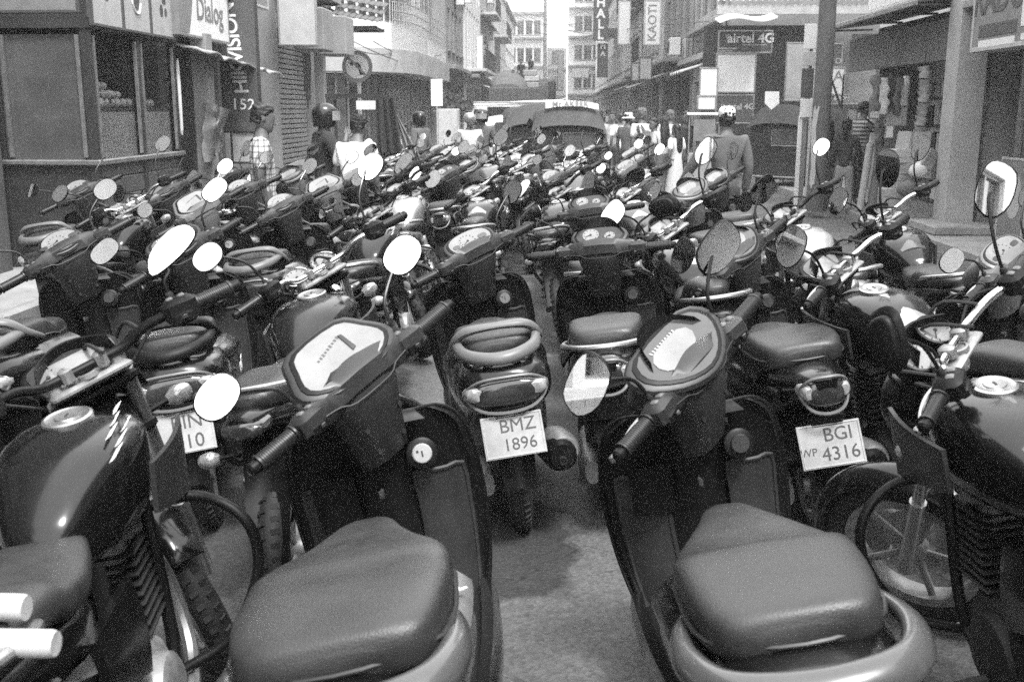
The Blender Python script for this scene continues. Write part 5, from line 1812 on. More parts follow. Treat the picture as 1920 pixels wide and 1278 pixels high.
        for i in range(10):
            b.box((-.07 + .012 * i, .052, .017), (.003, .008, .001), 0, CP)
        b.use('chrome').prism(ell(.012, .012, 12), .003, .001, CP @ TM((0, -.05, .0155)))
    else:
        b.use('dial_dark' if gauge_dark else lcd).prism(scale2(ol, .95), .003, 0, CP @ TM((0, 0, .0125)))
        gauge_face(b, CP @ TM((-.012, .0, .0157)), .046, 11, dark=gauge_dark)
        b.use('dial_dark').prism(ell(.024, .013, 14, 3), .002, 0, CP @ TM((.068, -.006, .0157)))
        b.prism(ell(.018, .012, 14, 3), .002, 0, CP @ TM((-.082, -.006, .0157)))
    sp.add('speedometer', b, steer=True, parent=hb)
    controls(sp, (0, .345, 1.015), .135, .345, False, cowl, back=.035, gripr=.021)
    mirror_stalks(sp, mirror, fat=fat)
    # stand
    b = MB().use('steel').tube([(-.1, -.12, .24), (-.22, -.16, .02)], .011, 7, 1)
    b.box((-.225, -.16, .012), (.04, .05, .012))
    sp.add('side_stand', b)
    return sp


def place_bike(sp, name, label, px=None, steer=40, lean=9, yaw=0, group=None, paint=None, rail=None, cowl=None, at=None, mirror_tilt=(0.42, 0.42), mirror_yaw=(0, 0), skip=(), cat=None, plate='blank'):
    """a bike standing on its side stand; px = where the photograph shows the middle of its handlebar"""
    root = thing(name, label, cat or ('scooter' if sp.kind == 'scooter' else 'motorcycle'), group=group)
    ln, yw = R(lean), R(yaw)
    Rm = Euler((0, -ln, yw)).to_matrix()
    if at is None:
        off = Rm @ sp.bars
        P = PZ(px[0], px[1], off.z)
        loc = P - off
    else:
        loc = Vector(at)
    root.location = (loc.x, loc.y, 0)
    root.rotation_euler = (0, -ln, yw)
    S = Matrix.Rotation(R(steer), 3, sp.axis)
    eu = S.to_euler()
    objs = []
    over = {'paint': paint, 'rail': rail, 'cowl': cowl}
    for i, (nm, me, par, st, role) in enumerate(sp.p):
        if nm in skip:
            objs.append(None)
            continue
        o = bpy.data.objects.new(nm, me)
        COL.objects.link(o)
        pp = objs[par] if par is not None else None
        if par is not None and pp is None:
            pp = root
        if par is None:
            o.parent = root
            if st:
                o.location = sp.H
                o.rotation_euler = eu
        else:
            o.parent = pp
            if st and not sp.p[par][3]:
                o.location = sp.H
                o.rotation_euler = eu
        r = over.get(role)
        if r:
            o.material_slots[0].link = 'OBJECT'
            o.material_slots[0].material = MATS[r]
        objs.append(o)
    # mirrors: each turned on its ball joint
    camp = Vector((0, 0, CAM_H))
    for q, (s_, r0) in enumerate(sp.mirrors):
        if ('mirror_l' if s_ < 0 else 'mirror_r') in skip:
            continue
        hd = sp.H + S @ (r0 + Vector((s_ * sp.m_out, .015, sp.m_up)) - sp.H)
        wp = Vector(root.location) + Rm @ hd
        d = (camp - wp)
        d.z = 0
        d.normalize()
        yw_ = R(mirror_yaw[q])
        d = Vector((d.x * math.cos(yw_) - d.y * math.sin(yw_), d.x * math.sin(yw_) + d.y * math.cos(yw_), mirror_tilt[q])).normalized()
        xa = Rm @ (S @ Vector((1, 0, .25)))
        xa = (xa - d * xa.dot(d)).normalized()
        ya = d.cross(xa)
        Mw = Matrix((xa, ya, d)).transposed()
        Ml = (Rm.transposed() @ Mw)
        m = bpy.data.objects.new('mirror', sp.m_house)
        COL.objects.link(m)
        m.parent = root
        m.location = hd
        m.rotation_euler = Ml.to_euler()
        g = bpy.data.objects.new('mirror_glass', sp.m_glass)
        COL.objects.link(g)
        g.parent = m
    if plate:
        p = bpy.data.objects.new('number_plate', PLATE_ME)
        COL.objects.link(p)
        p.parent = root
        p.matrix_local = sp.plate
        if plate != 'blank':
            for body, x, y, sz in plate:
                t = ob('lettering', text_mesh(body, sz, 'plate_ink', .0012, bold=0), p)
                t.location = (x, y, .004)
    return root


b = MB().use('plate_white').prism(smooth_poly([(-.115, -.08), (-.115, .08), (.115, .08), (.115, -.08)], 1), .004, .001)
b.use('paper_white')
b.tube([(-.108, -.074, .004), (.108, -.074, .004), (.108, .074, .004), (-.108, .074, .004)], .003, 5, 1, closed=True)
PLATE_ME = b.mesh('number_plate')
def motorcycle_spec(decal_=False, eng='engine_alloy', tank='paint_black', cluster='lcd', mirror='oval', bars='black', guard=False, tank_band=None, seat='long', cap=True, visor=True, wheel_rim='engine_alloy', fin=True, out=.14, upz=.2, plain_head=False):
    H = Vector((0, .40, 1.0))
    axis = Vector((0, -math.sin(R(25)), math.cos(R(25))))
    sp = Spec(H, axis, (0, .30, 1.09))
    sp.kind = 'motorcycle'
    wheel(sp, (0, -.62, .30), .30, .052, False, spokes=5, rim=wheel_rim)
    wheel(sp, (0, .74, .30), .30, .046, True, spokes=5, rim=wheel_rim, disc=True)
    # fork, headlamp, mudguard
    b = MB().use('steel')
    for s_ in (-1, 1):
        b.tube([(s_ * .095, .735, .30), (s_ * .095, .60, .58)], .026, 10, 1)
        b.tube([(s_ * .095, .60, .58), (s_ * .095, .40, 1.02)], .019, 10, 1)
    b.use('plastic_black').box((0, .41, 1.0), (.23, .07, .03), .01, TM((0, 0, 0)))
    b.box((0, .475, .85), (.23, .07, .035), .01)
    sp.add('fork', b, steer=True)
    b = MB().use(tank)
    b.slab(lambda u, v: ((u - .5) * .13, .74 + (.335 - .03 * (2 * u - 1) ** 2) * math.cos(R(15 + 135 * v)), .30 + (.335 - .035 * (2 * u - 1) ** 2) * math.sin(R(15 + 135 * v))), 8, 18, (0, 0, .006))
    sp.add('front_fender', b, steer=True, role='paint')
    b = MB().use(tank if not plain_head else 'chrome')
    b.sloft('Y', [(.42, 0, .90, .06, .06, .06, 2.2), (.47, 0, .90, .10, .095, .09, 2.2), (.56, 0, .89, .11, .10, .10, 2.3), (.60, 0, .885, .10, .09, .09, 2.3)], 22, 3)
    b.use('lens_clear').sloft('Y', [(.59, 0, .885, .093, .083, .083, 2.3), (.62, 0, .88, .07, .06, .06, 2.2), (.632, 0, .878, .02, .02, .02, 2)], 20, 2)
    hl = sp.add('headlamp', b, steer=True, role='paint')
    if visor:
        b = MB().use('plastic_black')
        b.slab(lambda u, v: ((u - .5) * (.29 - .10 * v), .545 - .055 * v - .07 * abs(2 * u - 1) ** 2, .96 + .17 * v - .02 * abs(2 * u - 1) ** 2), 12, 7, (0, .007, .003))
        sp.add('flyscreen', b, steer=True)
    for s_ in (-1, 1):
        b = MB().use('plastic_black')
        b.tube([(s_ * .10, .48, .87), (s_ * .19, .49, .87)], .008, 6, 1)
        b.use('lens_clear').sloft('X', [(s_ * .17, .49, .87, .012, .014, .014, 2), (s_ * .20, .49, .87, .03, .028, .028, 2.2), (s_ * .235, .495, .87, .022, .02, .02, 2), (s_ * .245, .497, .87, .004, .004, .004, 2)], 12, 3)
        sp.add('indicator', b, steer=True)
    # instruments
    tilt = R(36)
    CP = frame((0, .455, 1.07), (1, 0, 0), (0, math.cos(tilt), math.sin(tilt)))
    if cluster == 'lcd':
        ol = smooth_poly([(-.115, .01), (-.085, .06), (.085, .06), (.115, .01), (.07, -.055), (-.07, -.055)], 3)
        b = MB().use('plastic_black').prism(scale2(ol, 1.12), .055, .01, CP @ TM((0, 0, -.055)), taper=.75)
        c = sp.add('instrument_pod', b, steer=True)
        b = MB().use('dial_dark').prism(scale2(ol, .98), .004, .001, CP)
        b.use('lcd_pale').prism([(-.055, -.03), (-.055, .036), (.07, .036), (.085, .008), (.06, -.03)], .003, .0005, CP @ TM((0, 0, .004)))
        gauge_face(b, CP @ TM((-.07, .0, .0045)), .032, 7)
        sp.add('speedometer', b, steer=True, parent=c)
    else:
        b = MB()
        for s_ in (-1, 1):
            T = CP @ TM((s_ * .068, 0, 0))
            b.use('plastic_black' if cluster == 'twin' else 'chrome').lathe([(.03, -.07), (.05, -.05), (.058, -.01), (.058, .012), (.052, .014), (.049, .004), (.0005, .004)], 22, T)
        c = sp.add('instrument_pod', b, steer=True)
        for s_ in (-1, 1):
            b = MB()
            gauge_face(b, CP @ TM((s_ * .068, 0, .005)), .048, 9)
            sp.add('speedometer', b, steer=True, parent=c)
    # top yoke with key
    b = MB().use('engine_alloy')
    b.box((0, .375, 1.035), (.21, .075, .022), .008)
    for s_ in (-1, 1):
        b.lathe([(.022, 0), (.022, .02), (.016, .024), (.0005, .024)], 12, TM((s_ * .085, .39, 1.045)))
        b.use('ink').lathe([(.008, .024), (.008, .0255), (.0005, .0255)], 6, TM((s_ * .085, .39, 1.045)))
        b.use('engine_alloy')
    b.lathe([(.027, 0), (.026, .012), (.02, .014), (.018, .008), (.0005, .008)], 16, TM((0, .365, 1.046)))
    sp.add('top_yoke', b, steer=True)
    # handlebar tube
    tube_m = 'chrome' if bars == 'chrome' else 'plastic_black'
    b = MB().use(tube_m)
    hb = [(-.235, .295, 1.105), (-.17, .33, 1.10), (-.115, .365, 1.075), (-.05, .375, 1.07), (.05, .375, 1.07), (.115, .365, 1.075), (.17, .33, 1.10), (.235, .295, 1.105)]
    b.tube(hb, .0125, 12, 5)
    b.use('engine_alloy')
    for s_ in (-1, 1):
        b.box((s_ * .045, .375, 1.07), (.03, .045, .045), .008)
    hbp = sp.add('handlebar', b, steer=True)
    controls(sp, (0, .295, 1.105), .21, .40, True, 'plastic_black', side_drop=.012, back=.045)
    mirror_stalks(sp, mirror, out=out, upz=upz)
    b = MB().use('rubber')
    for dx, dz in ((-.12, .06), (.10, .07), (.03, .05)):
        b.tube([(dx * 1.6, .33, 1.09), (dx * 1.5, .47, 1.08 + dz * .4), (dx * .7, .52, .98), (dx * .4, .45, .85)], .0055, 6, 5)
    sp.add('cable', b, steer=True)
    # tank
    b = MB().use(tank)
    b.sloft('Y', [(.36, 0, .88, .03, .03, .05, 2.2), (.345, 0, .885, .075, .06, .10, 2.4), (.28, 0, .90, .135, .082, .16, 2.7), (.16, 0, .90, .158, .094, .18, 3.0), (.02, 0, .885, .145, .088, .16, 3.0), (-.08, 0, .855, .105, .072, .13, 2.8), (-.15, 0, .83, .075, .048, .09, 2.6), (-.18, 0, .82, .045, .02, .03, 2)], 32, 6)
    tk = sp.add('fuel_tank', b, role='paint')
    if tank_band:
        b = MB().use(tank_band)
        b.slab(lambda u, v: ((u - .5) * .135, .30 - .40 * v, .905 + .098 * math.sin(math.pi * (.30 + .55 * v)) - .022 * v - .016 * (2 * u - 1) ** 2), 8, 14, (0, 0, -.02))
        sp.add('tank_panel', b, parent=tk, role='band')
    for s_ in (-1, 1):
        b = MB().use('plastic_cowl')
        b.slab(lambda u, v: (s_ * (.165 + .045 * math.sin(math.pi * (.2 + .6 * u)) * (1 - .5 * v)), .40 - .32 * u, .91 - .02 * u - (.20 - .08 * u) * v), 10, 6, (-s_ * .012, 0, 0))
        sp.add('tank_shroud', b, parent=tk)
    if decal_:
        b = MB().use('decal_white')
        for i in range(6):
            a0, y0 = .45 + .13 * i, .30 - .05 * (i % 3) - .03 * i
            b.slab(lambda u, v: (.158 * spow(math.sin(a0 + .08 * v), .7), y0 - .09 * v - .022 * u, .903 + .095 * spow(math.cos(a0 + .08 * v), .7)), 1, 4, (-.01, 0, -.006))
        sp.add('tank_decal', b, parent=tk)
    if cap:
        T = TM((0, .17, 1.0), (R(8), 0, 0))
        b = MB().use('steel').lathe([(.058, -.01), (.057, .004), (.05, .007), (.046, .005), (.03, .005), (.028, .008), (.0005, .008)], 24, T)
        b.use('ink').box((0, 0, .0085), (.006, .018, .002), 0, T)
        sp.add('fuel_cap', b, parent=tk)
    # seat and tail
    b = MB().use('seat_vinyl')
    if seat == 'long':
        b.sloft('Y', [(-.10, 0, .80, .05, .03, .03, 2.3), (-.13, 0, .805, .085, .04, .04, 2.5), (-.28, 0, .79, .125, .045, .05, 3), (-.40, 0, .80, .13, .05, .05, 3), (-.47, 0, .825, .125, .055, .05, 3), (-.66, 0, .835, .11, .05, .05, 2.8), (-.78, 0, .845, .075, .035, .04, 2.4), (-.81, 0, .846, .03, .012, .02, 2)], 26, 4)
    else:
        b.sloft('Y', [(-.10, 0, .80, .05, .03, .03, 2.3), (-.13, 0, .805, .085, .04, .04, 2.5), (-.3, 0, .785, .13, .045, .05, 3), (-.42, 0, .80, .12, .06, .05, 3), (-.46, 0, .86, .10, .06, .05, 3), (-.62, 0, .89, .085, .05, .05, 2.8), (-.74, 0, .90, .05, .03, .04, 2.4), (-.76, 0, .90, .02, .01, .02, 2)], 26, 4)
    sp.add('seat', b)
    b = MB().use(tank)
    b.sloft('Y', [(-.18, 0, .70, .06, .05, .08, 3), (-.3, 0, .71, .12, .06, .09, 3), (-.55, 0, .75, .115, .06, .08, 2.6), (-.75, 0, .785, .085, .05, .05, 2.3), (-.88, 0, .80, .05, .03, .035, 2.1), (-.90, 0, .80, .02, .012, .012, 2)], 22, 3)
    sp.add('tail_cowl', b, role='paint')
    b = MB().use('lens_dark').sloft('Y', [(-.83, 0, .79, .075, .03, .035, 2.3), (-.905, 0, .785, .06, .022, .026, 2.3), (-.915, 0, .784, .02, .008, .01, 2)], 18, 2)
    tl = sp.add('tail_lamp', b)
    for s_ in (-1, 1):
        b = MB().use('plastic_black').tube([(s_ * .05, -.80, .69), (s_ * .12, -.82, .69)], .008, 6, 1)
        b.use('lens_clear').sloft('X', [(s_ * .11, -.82, .69, .012, .014, .014, 2), (s_ * .14, -.82, .69, .028, .026, .026, 2.2), (s_ * .17, -.82, .69, .02, .018, .018, 2), (s_ * .18, -.82, .69, .004, .004, .004, 2)], 12, 3)
        sp.add('indicator', b)
    b = MB().use('plastic_black')
    b.slab(lambda u, v: ((u - .5) * (.15 - .03 * v), -.70 - .22 * v + .03 * math.cos((u - .5) * 3), .73 - .36 * v), 6, 8, (0, .012, 0))
    sp.add('rear_fender', b)
    sp.plate = Matrix.Translation((0, -.895, .52)) @ Euler((R(66), 0, 0)).to_matrix().to_4x4()
    b = MB().use('steel')
    b.tube([(-.12, -.55, .83), (-.15, -.70, .87), (-.11, -.88, .90), (0, -.92, .905), (.11, -.88, .90), (.15, -.70, .87), (.12, -.55, .83)], .012, 9, 5)
    sp.add('grab_rail', b)
    # engine
    b = MB().use(eng)
    b.sloft('Y', [(.20, 0, .36, .08, .08, .08, 3), (.12, 0, .36, .12, .12, .11, 3), (-.10, 0, .38, .14, .13, .12, 3), (-.22, 0, .40, .11, .10, .09, 3)], 18, 2)
    for s_ in (-1, 1):
        b.lathe([(.105, 0), (.10, .03), (.085, .04), (.03, .045), (.0005, .045)], 20, TM((s_ * .12, -.02, .37), (0, s_ * R(90), 0)))
    en = sp.add('engine', b)
    b = MB().use('engine_black')
    if fin:
        for i in range(9):
            b.box((0, .16 + .008 * i, .48 + .022 * i), (.2 - .004 * i, .17, .009), .003, TM((0, 0, 0)))
    b.use('engine_alloy').box((0, .20, .58), (.11, .11, .25), .02)
    b.box((0, .23, .70), (.15, .13, .07), .02)
    sp.add('cylinder', b, parent=en)
    b = MB().use('steel')
    b.tube([(.03, .28, .60), (.06, .40, .52), (.10, .36, .30), (.13, .10, .22), (.15, -.2, .25)], .02, 9, 5)
    b.use('plastic_black').sloft('Y', [(-.18, .15, .25, .025, .025, .025, 2), (-.28, .165, .28, .05, .05, .05, 2), (-.65, .19, .38, .055, .058, .058, 2), (-.76, .195, .41, .045, .045, .045, 2)], 16, 2)
    b.use('steel').sloft('Y', [(-.755, .195, .41, .04, .04, .04, 2), (-.78, .196, .415, .036, .036, .036, 2)], 14, 1)
    sp.add('exhaust', b)
    b = MB().use('plastic_black')
    for s_ in (-1, 1):
        b.tube([(s_ * .06, .36, .90), (s_ * .09, .28, .62), (s_ * .09, .22, .30), (s_ * .10, -.12, .26), (s_ * .11, -.2, .5), (s_ * .09, -.14, .76)], .017, 8, 3)
        b.tube([(s_ * .11, -.18, .30), (s_ * .105, -.62, .30)], .02, 8, 1)
        b.tube([(s_ * .11, -.2, .55), (s_ * .10, -.7, .74)], .013, 7, 1)
    sp.add('frame', b)
    for s_ in (-1, 1):
        b = MB().use(tank)
        b.slab(lambda u, v: (s_ * (.14 + .012 * math.sin(math.pi * v)), -.10 - .28 * u, .70 - (.22 - .10 * u) * v), 8, 4, (-s_ * .02, 0, 0))
        sp.add('side_panel', b, role='paint')
        b = MB().use('steel')
        b.tube([(s_ * .11, -.55, .33), (s_ * .12, -.48, .68)], .012, 8, 1)
        b.use('plastic_black').tube([(s_ * .115 + .026 * math.cos(t * .9), -.55 + .07 * t / 40 + .026 * math.sin(t * .9), .36 + .30 * t / 40) for t in range(41)], .006, 5, 2)
        sp.add('shock_absorber', b)
        b = MB().use('rubber').tube([(s_ * .12, -.02, .30), (s_ * .24, -.03, .30)], .017, 8, 1)
        b.use('steel').tube([(s_ * .10, -.02, .32), (s_ * .14, -.02, .30)], .012, 7, 1)
        sp.add('foot_peg', b)
    if guard:
        for s_ in (-1, 1):
            b = MB().use('plastic_black')
            b.tube([(s_ * .05, .33, .70), (s_ * .20, .36, .70), (s_ * .31, .34, .62), (s_ * .315, .33, .48), (s_ * .22, .30, .33), (s_ * .09, .26, .28)], .0145, 10, 6)
            sp.add('crash_guard', b)
    b = MB().use('steel').tube([(-.1, -.10, .28), (-.24, -.16, .02)], .011, 7, 1)
    b.box((-.245, -.16, .012), (.045, .05, .012))
    sp.add('side_stand', b)
    return sp
# ------------------------------------------------------------------ people
def plaid_mat():
    m = mat('cloth_plaid', .5, .9, amp=0, rvar=0)
    n, L = m.node_tree.nodes, m.node_tree.links
    b_ = n['Principled BSDF']
    tc = n.new('ShaderNodeTexCoord')
    out = None
    for d in ('X', 'Y', 'Z'):
        w_ = n.new('ShaderNodeTexWave')
        w_.bands_direction = d
        w_.inputs['Scale'].default_value = 6.5
        L.new(tc.outputs['Object'], w_.inputs['Vector'])
        r = n.new('ShaderNodeMapRange')
        r.inputs['From Min'].default_value = .78
        r.inputs['From Max'].default_value = .9
        r.inputs['To Min'].default_value = 1
        r.inputs['To Max'].default_value = .45
        L.new(w_.outputs['Fac'], r.inputs['Value'])
        if out is None:
            out = r.outputs[0]
        else:
            mu = n.new('ShaderNodeMath')
            mu.operation = 'MULTIPLY'
            L.new(out, mu.inputs[0])
            L.new(r.outputs[0], mu.inputs[1])
            out = mu.outputs[0]
    mu = n.new('ShaderNodeMath')
    mu.operation = 'MULTIPLY'
    mu.inputs[1].default_value = .62
    L.new(out, mu.inputs[0])
    L.new(mu.outputs[0], b_.inputs['Base Color'])


def stripe_mat():
    m = mat('cloth_stripe', .3, .9, amp=0, rvar=0)
    n, L = m.node_tree.nodes, m.node_tree.links
    tc = n.new('ShaderNodeTexCoord')
    w_ = n.new('ShaderNodeTexWave')
    w_.bands_direction = 'Z'
    w_.inputs['Scale'].default_value = 5.2
    w_.inputs['Distortion'].default_value = 1.2
    L.new(tc.outputs['Object'], w_.inputs['Vector'])
    r = n.new('ShaderNodeMapRange')
    r.inputs['From Min'].default_value = .4
    r.inputs['From Max'].default_value = .6
    r.inputs['To Min'].default_value = .06
    r.inputs['To Max'].default_value = .4
    L.new(w_.outputs['Fac'], r.inputs['Value'])
    L.new(r.outputs[0], n['Principled BSDF'].inputs['Base Color'])


plaid_mat()
stripe_mat()
mat('cloth_print', .42, .9, amp=.6, nscale=14)
PENDING = []


def skin_obj(name, pts, edges, root, m, parent, sub=1, extra=None):
    """pts: list of (co, rx, ry); grown into one continuous surface"""
    me = bpy.data.meshes.new(name)
    me.from_pydata([p[0] for p in pts], edges, [])
    o = bpy.data.objects.new(name, me)
    COL.objects.link(o)
    o.parent = parent
    o.modifiers.new('skin', 'SKIN').use_smooth_shade = True
    for i, p in enumerate(pts):
        d = me.skin_vertices[0].data[i]
        d.radius = (p[1], p[2])
        d.use_root = (i == root)
    s_ = o.modifiers.new('smooth', 'SUBSURF')
    s_.levels = s_.render_levels = sub
    PENDING.append((o, m, extra))
    return o


def person(label, loc, rz, H_=1.7, shirt='cloth_white', legs='cloth_dark', sleeve='short', armL=None, armR=None, hair='short', headgear=None, skirt=False, skin='skin', turn=0, nod=0, legL=(0, 0), legR=(0, 0), lean=0, group='people in the street', strap=False, girl=False, slim=1.0):
    """standing figure facing local +Y. armL / armR = (elbow offset, wrist offset) from the shoulder"""
    t = thing('person', label, 'person', loc, rz, group)
    k = H_ / 1.7
    sh = .165 if girl else .19
    aL = armL or ((-.05, -.03, -.29), (-.04, .05, -.54))
    aR = armR or ((.05, -.03, -.29), (.04, .05, -.54))

    def V(x, y, z):
        y += lean * max(0, z - .9)
        return (x * k, y * k, z * k)
    S = [V(-sh, 0, 1.37), V(sh, 0, 1.37)]
    El = [tuple(Vector(S[0]) + Vector(aL[0]) * k), tuple(Vector(S[1]) + Vector(aR[0]) * k)]
    Wr = [tuple(Vector(S[0]) + Vector(aL[1]) * k), tuple(Vector(S[1]) + Vector(aR[1]) * k)]
    hw = .095
    Kn = [V(-hw, legL[0], .48), V(hw, legR[0], .48)]
    An = [V(-hw - .01, legL[1], .09), V(hw + .01, legR[1], .09)]
    q = k * slim
    pts = [(V(0, 0, .92), .125 * q, .1 * q), (V(0, 0, 1.10), .115 * q, .09 * q), (V(0, .0, 1.28), .135 * q, .1 * q), (V(0, -.01, 1.40), .085 * k, .07 * k), (V(0, .01, 1.475), .06 * k, .062 * k), (V(0, .02, 1.54), .056 * k, .06 * k)]
    ed = [(0, 1), (1, 2), (2, 3), (3, 4), (4, 5)]
    for s_ in (0, 1):
        i = len(pts)
        pts += [(S[s_], .058 * k, .058 * k), (El[s_], .041 * k, .041 * k), (Wr[s_], .028 * k, .026 * k), (tuple(Vector(Wr[s_]) + (Vector(Wr[s_]) - Vector(El[s_])).normalized() * .07 * k), .036 * k, .018 * k)]
        ed += [(2, i), (i, i + 1), (i + 1, i + 2), (i + 2, i + 3)]
    for s_ in (0, 1):
        i = len(pts)
        x = -hw if s_ == 0 else hw
        pts += [(V(x, 0, .84), .085 * q, .085 * q), (Kn[s_], .055 * k, .055 * k), (An[s_], .038 * k, .04 * k), (tuple(Vector(An[s_]) + Vector((0, .13, -.045)) * k), .04 * k, .03 * k)]
        ed += [(0, i), (i, i + 1), (i + 1, i + 2), (i + 2, i + 3)]
    # head with face, and five fingers on each hand
    hd = MB().use(skin)
    HT = Matrix.Translation(V(0, .028, 1.578)) @ Matrix.Rotation(R(turn), 4, 'Z') @ Matrix.Rotation(R(-nod), 4, 'X') @ Matrix.Scale(k, 4)
    hd.sloft('Z', [(-.105, 0, .045, .022, .02, .02, 2), (-.095, 0, .035, .042, .045, .045, 2.2), (-.06, 0, .02, .06, .072, .07, 2.2), (-.01, 0, .005, .071, .086, .09, 2.2), (.04, 0, -.005, .074, .09, .098, 2.2), (.085, 0, -.008, .064, .075, .085, 2.1), (.112, 0, -.01, .035, .04, .045, 2), (.118, 0, -.01, .008, .008, .008, 2)], 20, 3, HT)
    hd.sloft('Z', [(-.035, 0, .085, .018, .022, .02, 2), (-.02, 0, .09, .014, .022, .02, 2), (.02, 0, .085, .007, .01, .01, 2)], 10, 2, HT)
    for s_ in (-1, 1):
        hd.sloft('X', [(s_ * .070, -.005, .0, .018, .028, .026, 2), (s_ * .083, -.012, .003, .016, .026, .022, 2), (s_ * .086, -.012, .003, .004, .006, .006, 2)], 10, 1, HT)
    hd.use('ink')
    for s_ in (-1, 1):
        hd.box((s_ * .028, .083, .012), (.026, .008, .010), .003, HT)
        hd.box((s_ * .029, .083, .034), (.034, .008, .007), .002, HT)
    hd.use('cloth_mid').box((0, .082, -.058), (.042, .01, .010), .003, HT)
    hd.use(skin)
    for s_ in (0, 1):
        d = (Vector(Wr[s_]) - Vector(El[s_])).normalized()
        a_ = d.cross(Vector((0, 1, 0)))
        a_ = a_.normalized() if a_.length > .1 else Vector((1, 0, 0))
        n_ = a_.cross(d)
        base = Vector(Wr[s_]) + d * .075 * k
        for j, ln in enumerate((.066, .076, .07, .054)):
            o_ = base + n_ * ((j - 1.5) * .018 * k)
            c_ = a_ * ((-1 if s_ else 1) * .014 * k)
            hd.tube([tuple(o_ - d * .012 * k), tuple(o_ + d * ln * .55 * k + c_ * .3), tuple(o_ + d * ln * k + c_)], [.0088 * k, .0082 * k, .006 * k], 6, 2)
        o_ = base - d * .04 * k + n_ * .026 * k
        hd.tube([tuple(o_), tuple(o_ + (d * .6 + n_ * .5) * .035 * k), tuple(o_ + (d * .9 + n_ * .4) * .062 * k)], [.011 * k, .0095 * k, .007 * k], 6, 2)
    skin_obj('body', pts, ed, 0, skin, t, 1, hd)
    # shirt
    g = 1.0
    sp_ = [(V(0, 0, .82), .155 * q, .125 * q), (V(0, 0, .98), .148 * q, .12 * q), (V(0, 0, 1.12), .14 * q, .115 * q), (V(0, 0, 1.28), .155 * q, .12 * q), (V(0, -.012, 1.39), .10 * k, .085 * k), (V(0, -.008, 1.435), .066 * k, .064 * k)]
    se = [(0, 1), (1, 2), (2, 3), (3, 4), (4, 5)]
    for s_ in (0, 1):
        i = len(sp_)
        S2, E2, W2 = Vector(S[s_]), Vector(El[s_]), Vector(Wr[s_])
        sp_ += [(tuple(S2), .078 * k, .076 * k), (tuple(S2.lerp(E2, .75)), .068 * k, .066 * k)]
        se += [(3, i), (i, i + 1)]
        if sleeve == 'long':
            sp_ += [(tuple(E2), .056 * k, .056 * k), (tuple(E2.lerp(W2, .9)), .044 * k, .042 * k)]
            se += [(i + 1, i + 2), (i + 2, i + 3)]
    skin_obj('shirt', sp_, se, 0, shirt, t, 2)
    if skirt:
        b_ = MB().use(legs)
        b_.sloft('Z', [(.12 * k, 0, 0, .24 * k, .2 * k, .2 * k, 2.2), (.5 * k, 0, 0, .20 * k, .17 * k, .17 * k, 2.2), (.95 * k, 0, 0, .14 * k, .12 * k, .12 * k, 2.1), (1.0 * k, 0, 0, .12 * k, .1 * k, .1 * k, 2)], 20, 3)
        part('skirt', b_, t)
    else:
        lp = [(V(0, 0, .98), .13 * q, .105 * q), (V(0, 0, .88), .14 * q, .115 * q)]
        le = [(0, 1)]
        for s_ in (0, 1):
            i = len(lp)
            x = -hw if s_ == 0 else hw
            lp += [(V(x, 0, .80), .10 * q, .10 * q), (Kn[s_], .072 * k, .074 * k), (tuple(Vector(An[s_]) + Vector((0, 0, .03))), .06 * k, .062 * k)]
            le += [(1, i), (i, i + 1), (i + 1, i + 2)]
        skin_obj('trousers', lp, le, 0, legs, t, 2)
    # hair
    b_ = MB().use('hair' if hair != 'grey' else 'cloth_mid')
    if hair:
        b_.sloft('Z', [(-.04, 0, -.055, .066, .03, .055, 2.2), (.0, 0, -.035, .078, .05, .078, 2.2), (.045, 0, -.018, .083, .066, .096, 2.2), (.08, 0, -.012, .080, .09, .098, 2.2), (.105, 0, -.010, .068, .082, .086, 2.2), (.125, 0, -.008, .045, .056, .06, 2.1), (.138, 0, -.008, .01, .01, .01, 2)], 30, 5, HT)
        if hair == 'long':
            b_.sloft('Z', [(-.46, 0, -.11, .05, .03, .03, 2), (-.38, 0, -.12, .085, .04, .045, 2.2), (-.2, 0, -.11, .10, .05, .05, 2.2), (-.04, 0, -.07, .085, .05, .06, 2.2), (.06, 0, -.05, .07, .05, .05, 2)], 16, 3, HT)
        elif hair == 'tail':
            b_.tube([(0, -.09, .03), (0, -.15, .0), (0, -.15, -.12), (0, -.12, -.26)], [.03, .045, .04, .012], 10, 4, T=HT)
        b_.v = [tuple(Vector(p_) * 1.0 + (Vector(p_) - HT.translation).normalized() * (.016 * mnoise.noise(Vector(p_) * 38) + .008 * mnoise.noise(Vector(p_) * 90))) for p_ in b_.v]
        part('hair', b_, t)
    if headgear == 'helmet':
        b_ = MB().use('paint_charcoal')
        b_.sloft('Z', [(-.10, 0, -.01, .105, .10, .125, 2.3), (-.03, 0, 0, .122, .135, .14, 2.2), (.05, 0, -.005, .122, .135, .14, 2.2), (.11, 0, -.01, .095, .11, .11, 2.1), (.145, 0, -.01, .05, .055, .055, 2), (.152, 0, -.01, .01, .01, .01, 2)], 20, 3, HT)
        h_ = part('helmet', b_, t)
        part('visor', MB().use('lens_clear').slab(lambda u, v: tuple(HT @ Vector((.118 * math.sin((u - .5) * 2.6), .0 + .145 * math.cos((u - .5) * 2.4) + .01, .065 - .10 * v))), 12, 3, (0, .004, 0)), h_)
    elif headgear == 'pale_helmet':
        b_ = MB().use('paint_silver')
        b_.sloft('Z', [(-.02, 0, -.015, .112, .11, .125, 2.3), (.05, 0, -.01, .118, .13, .135, 2.2), (.11, 0, -.01, .095, .11, .11, 2.1), (.145, 0, -.01, .05, .055, .055, 2), (.15, 0, -.01, .01, .01, .01, 2)], 20, 3, HT)
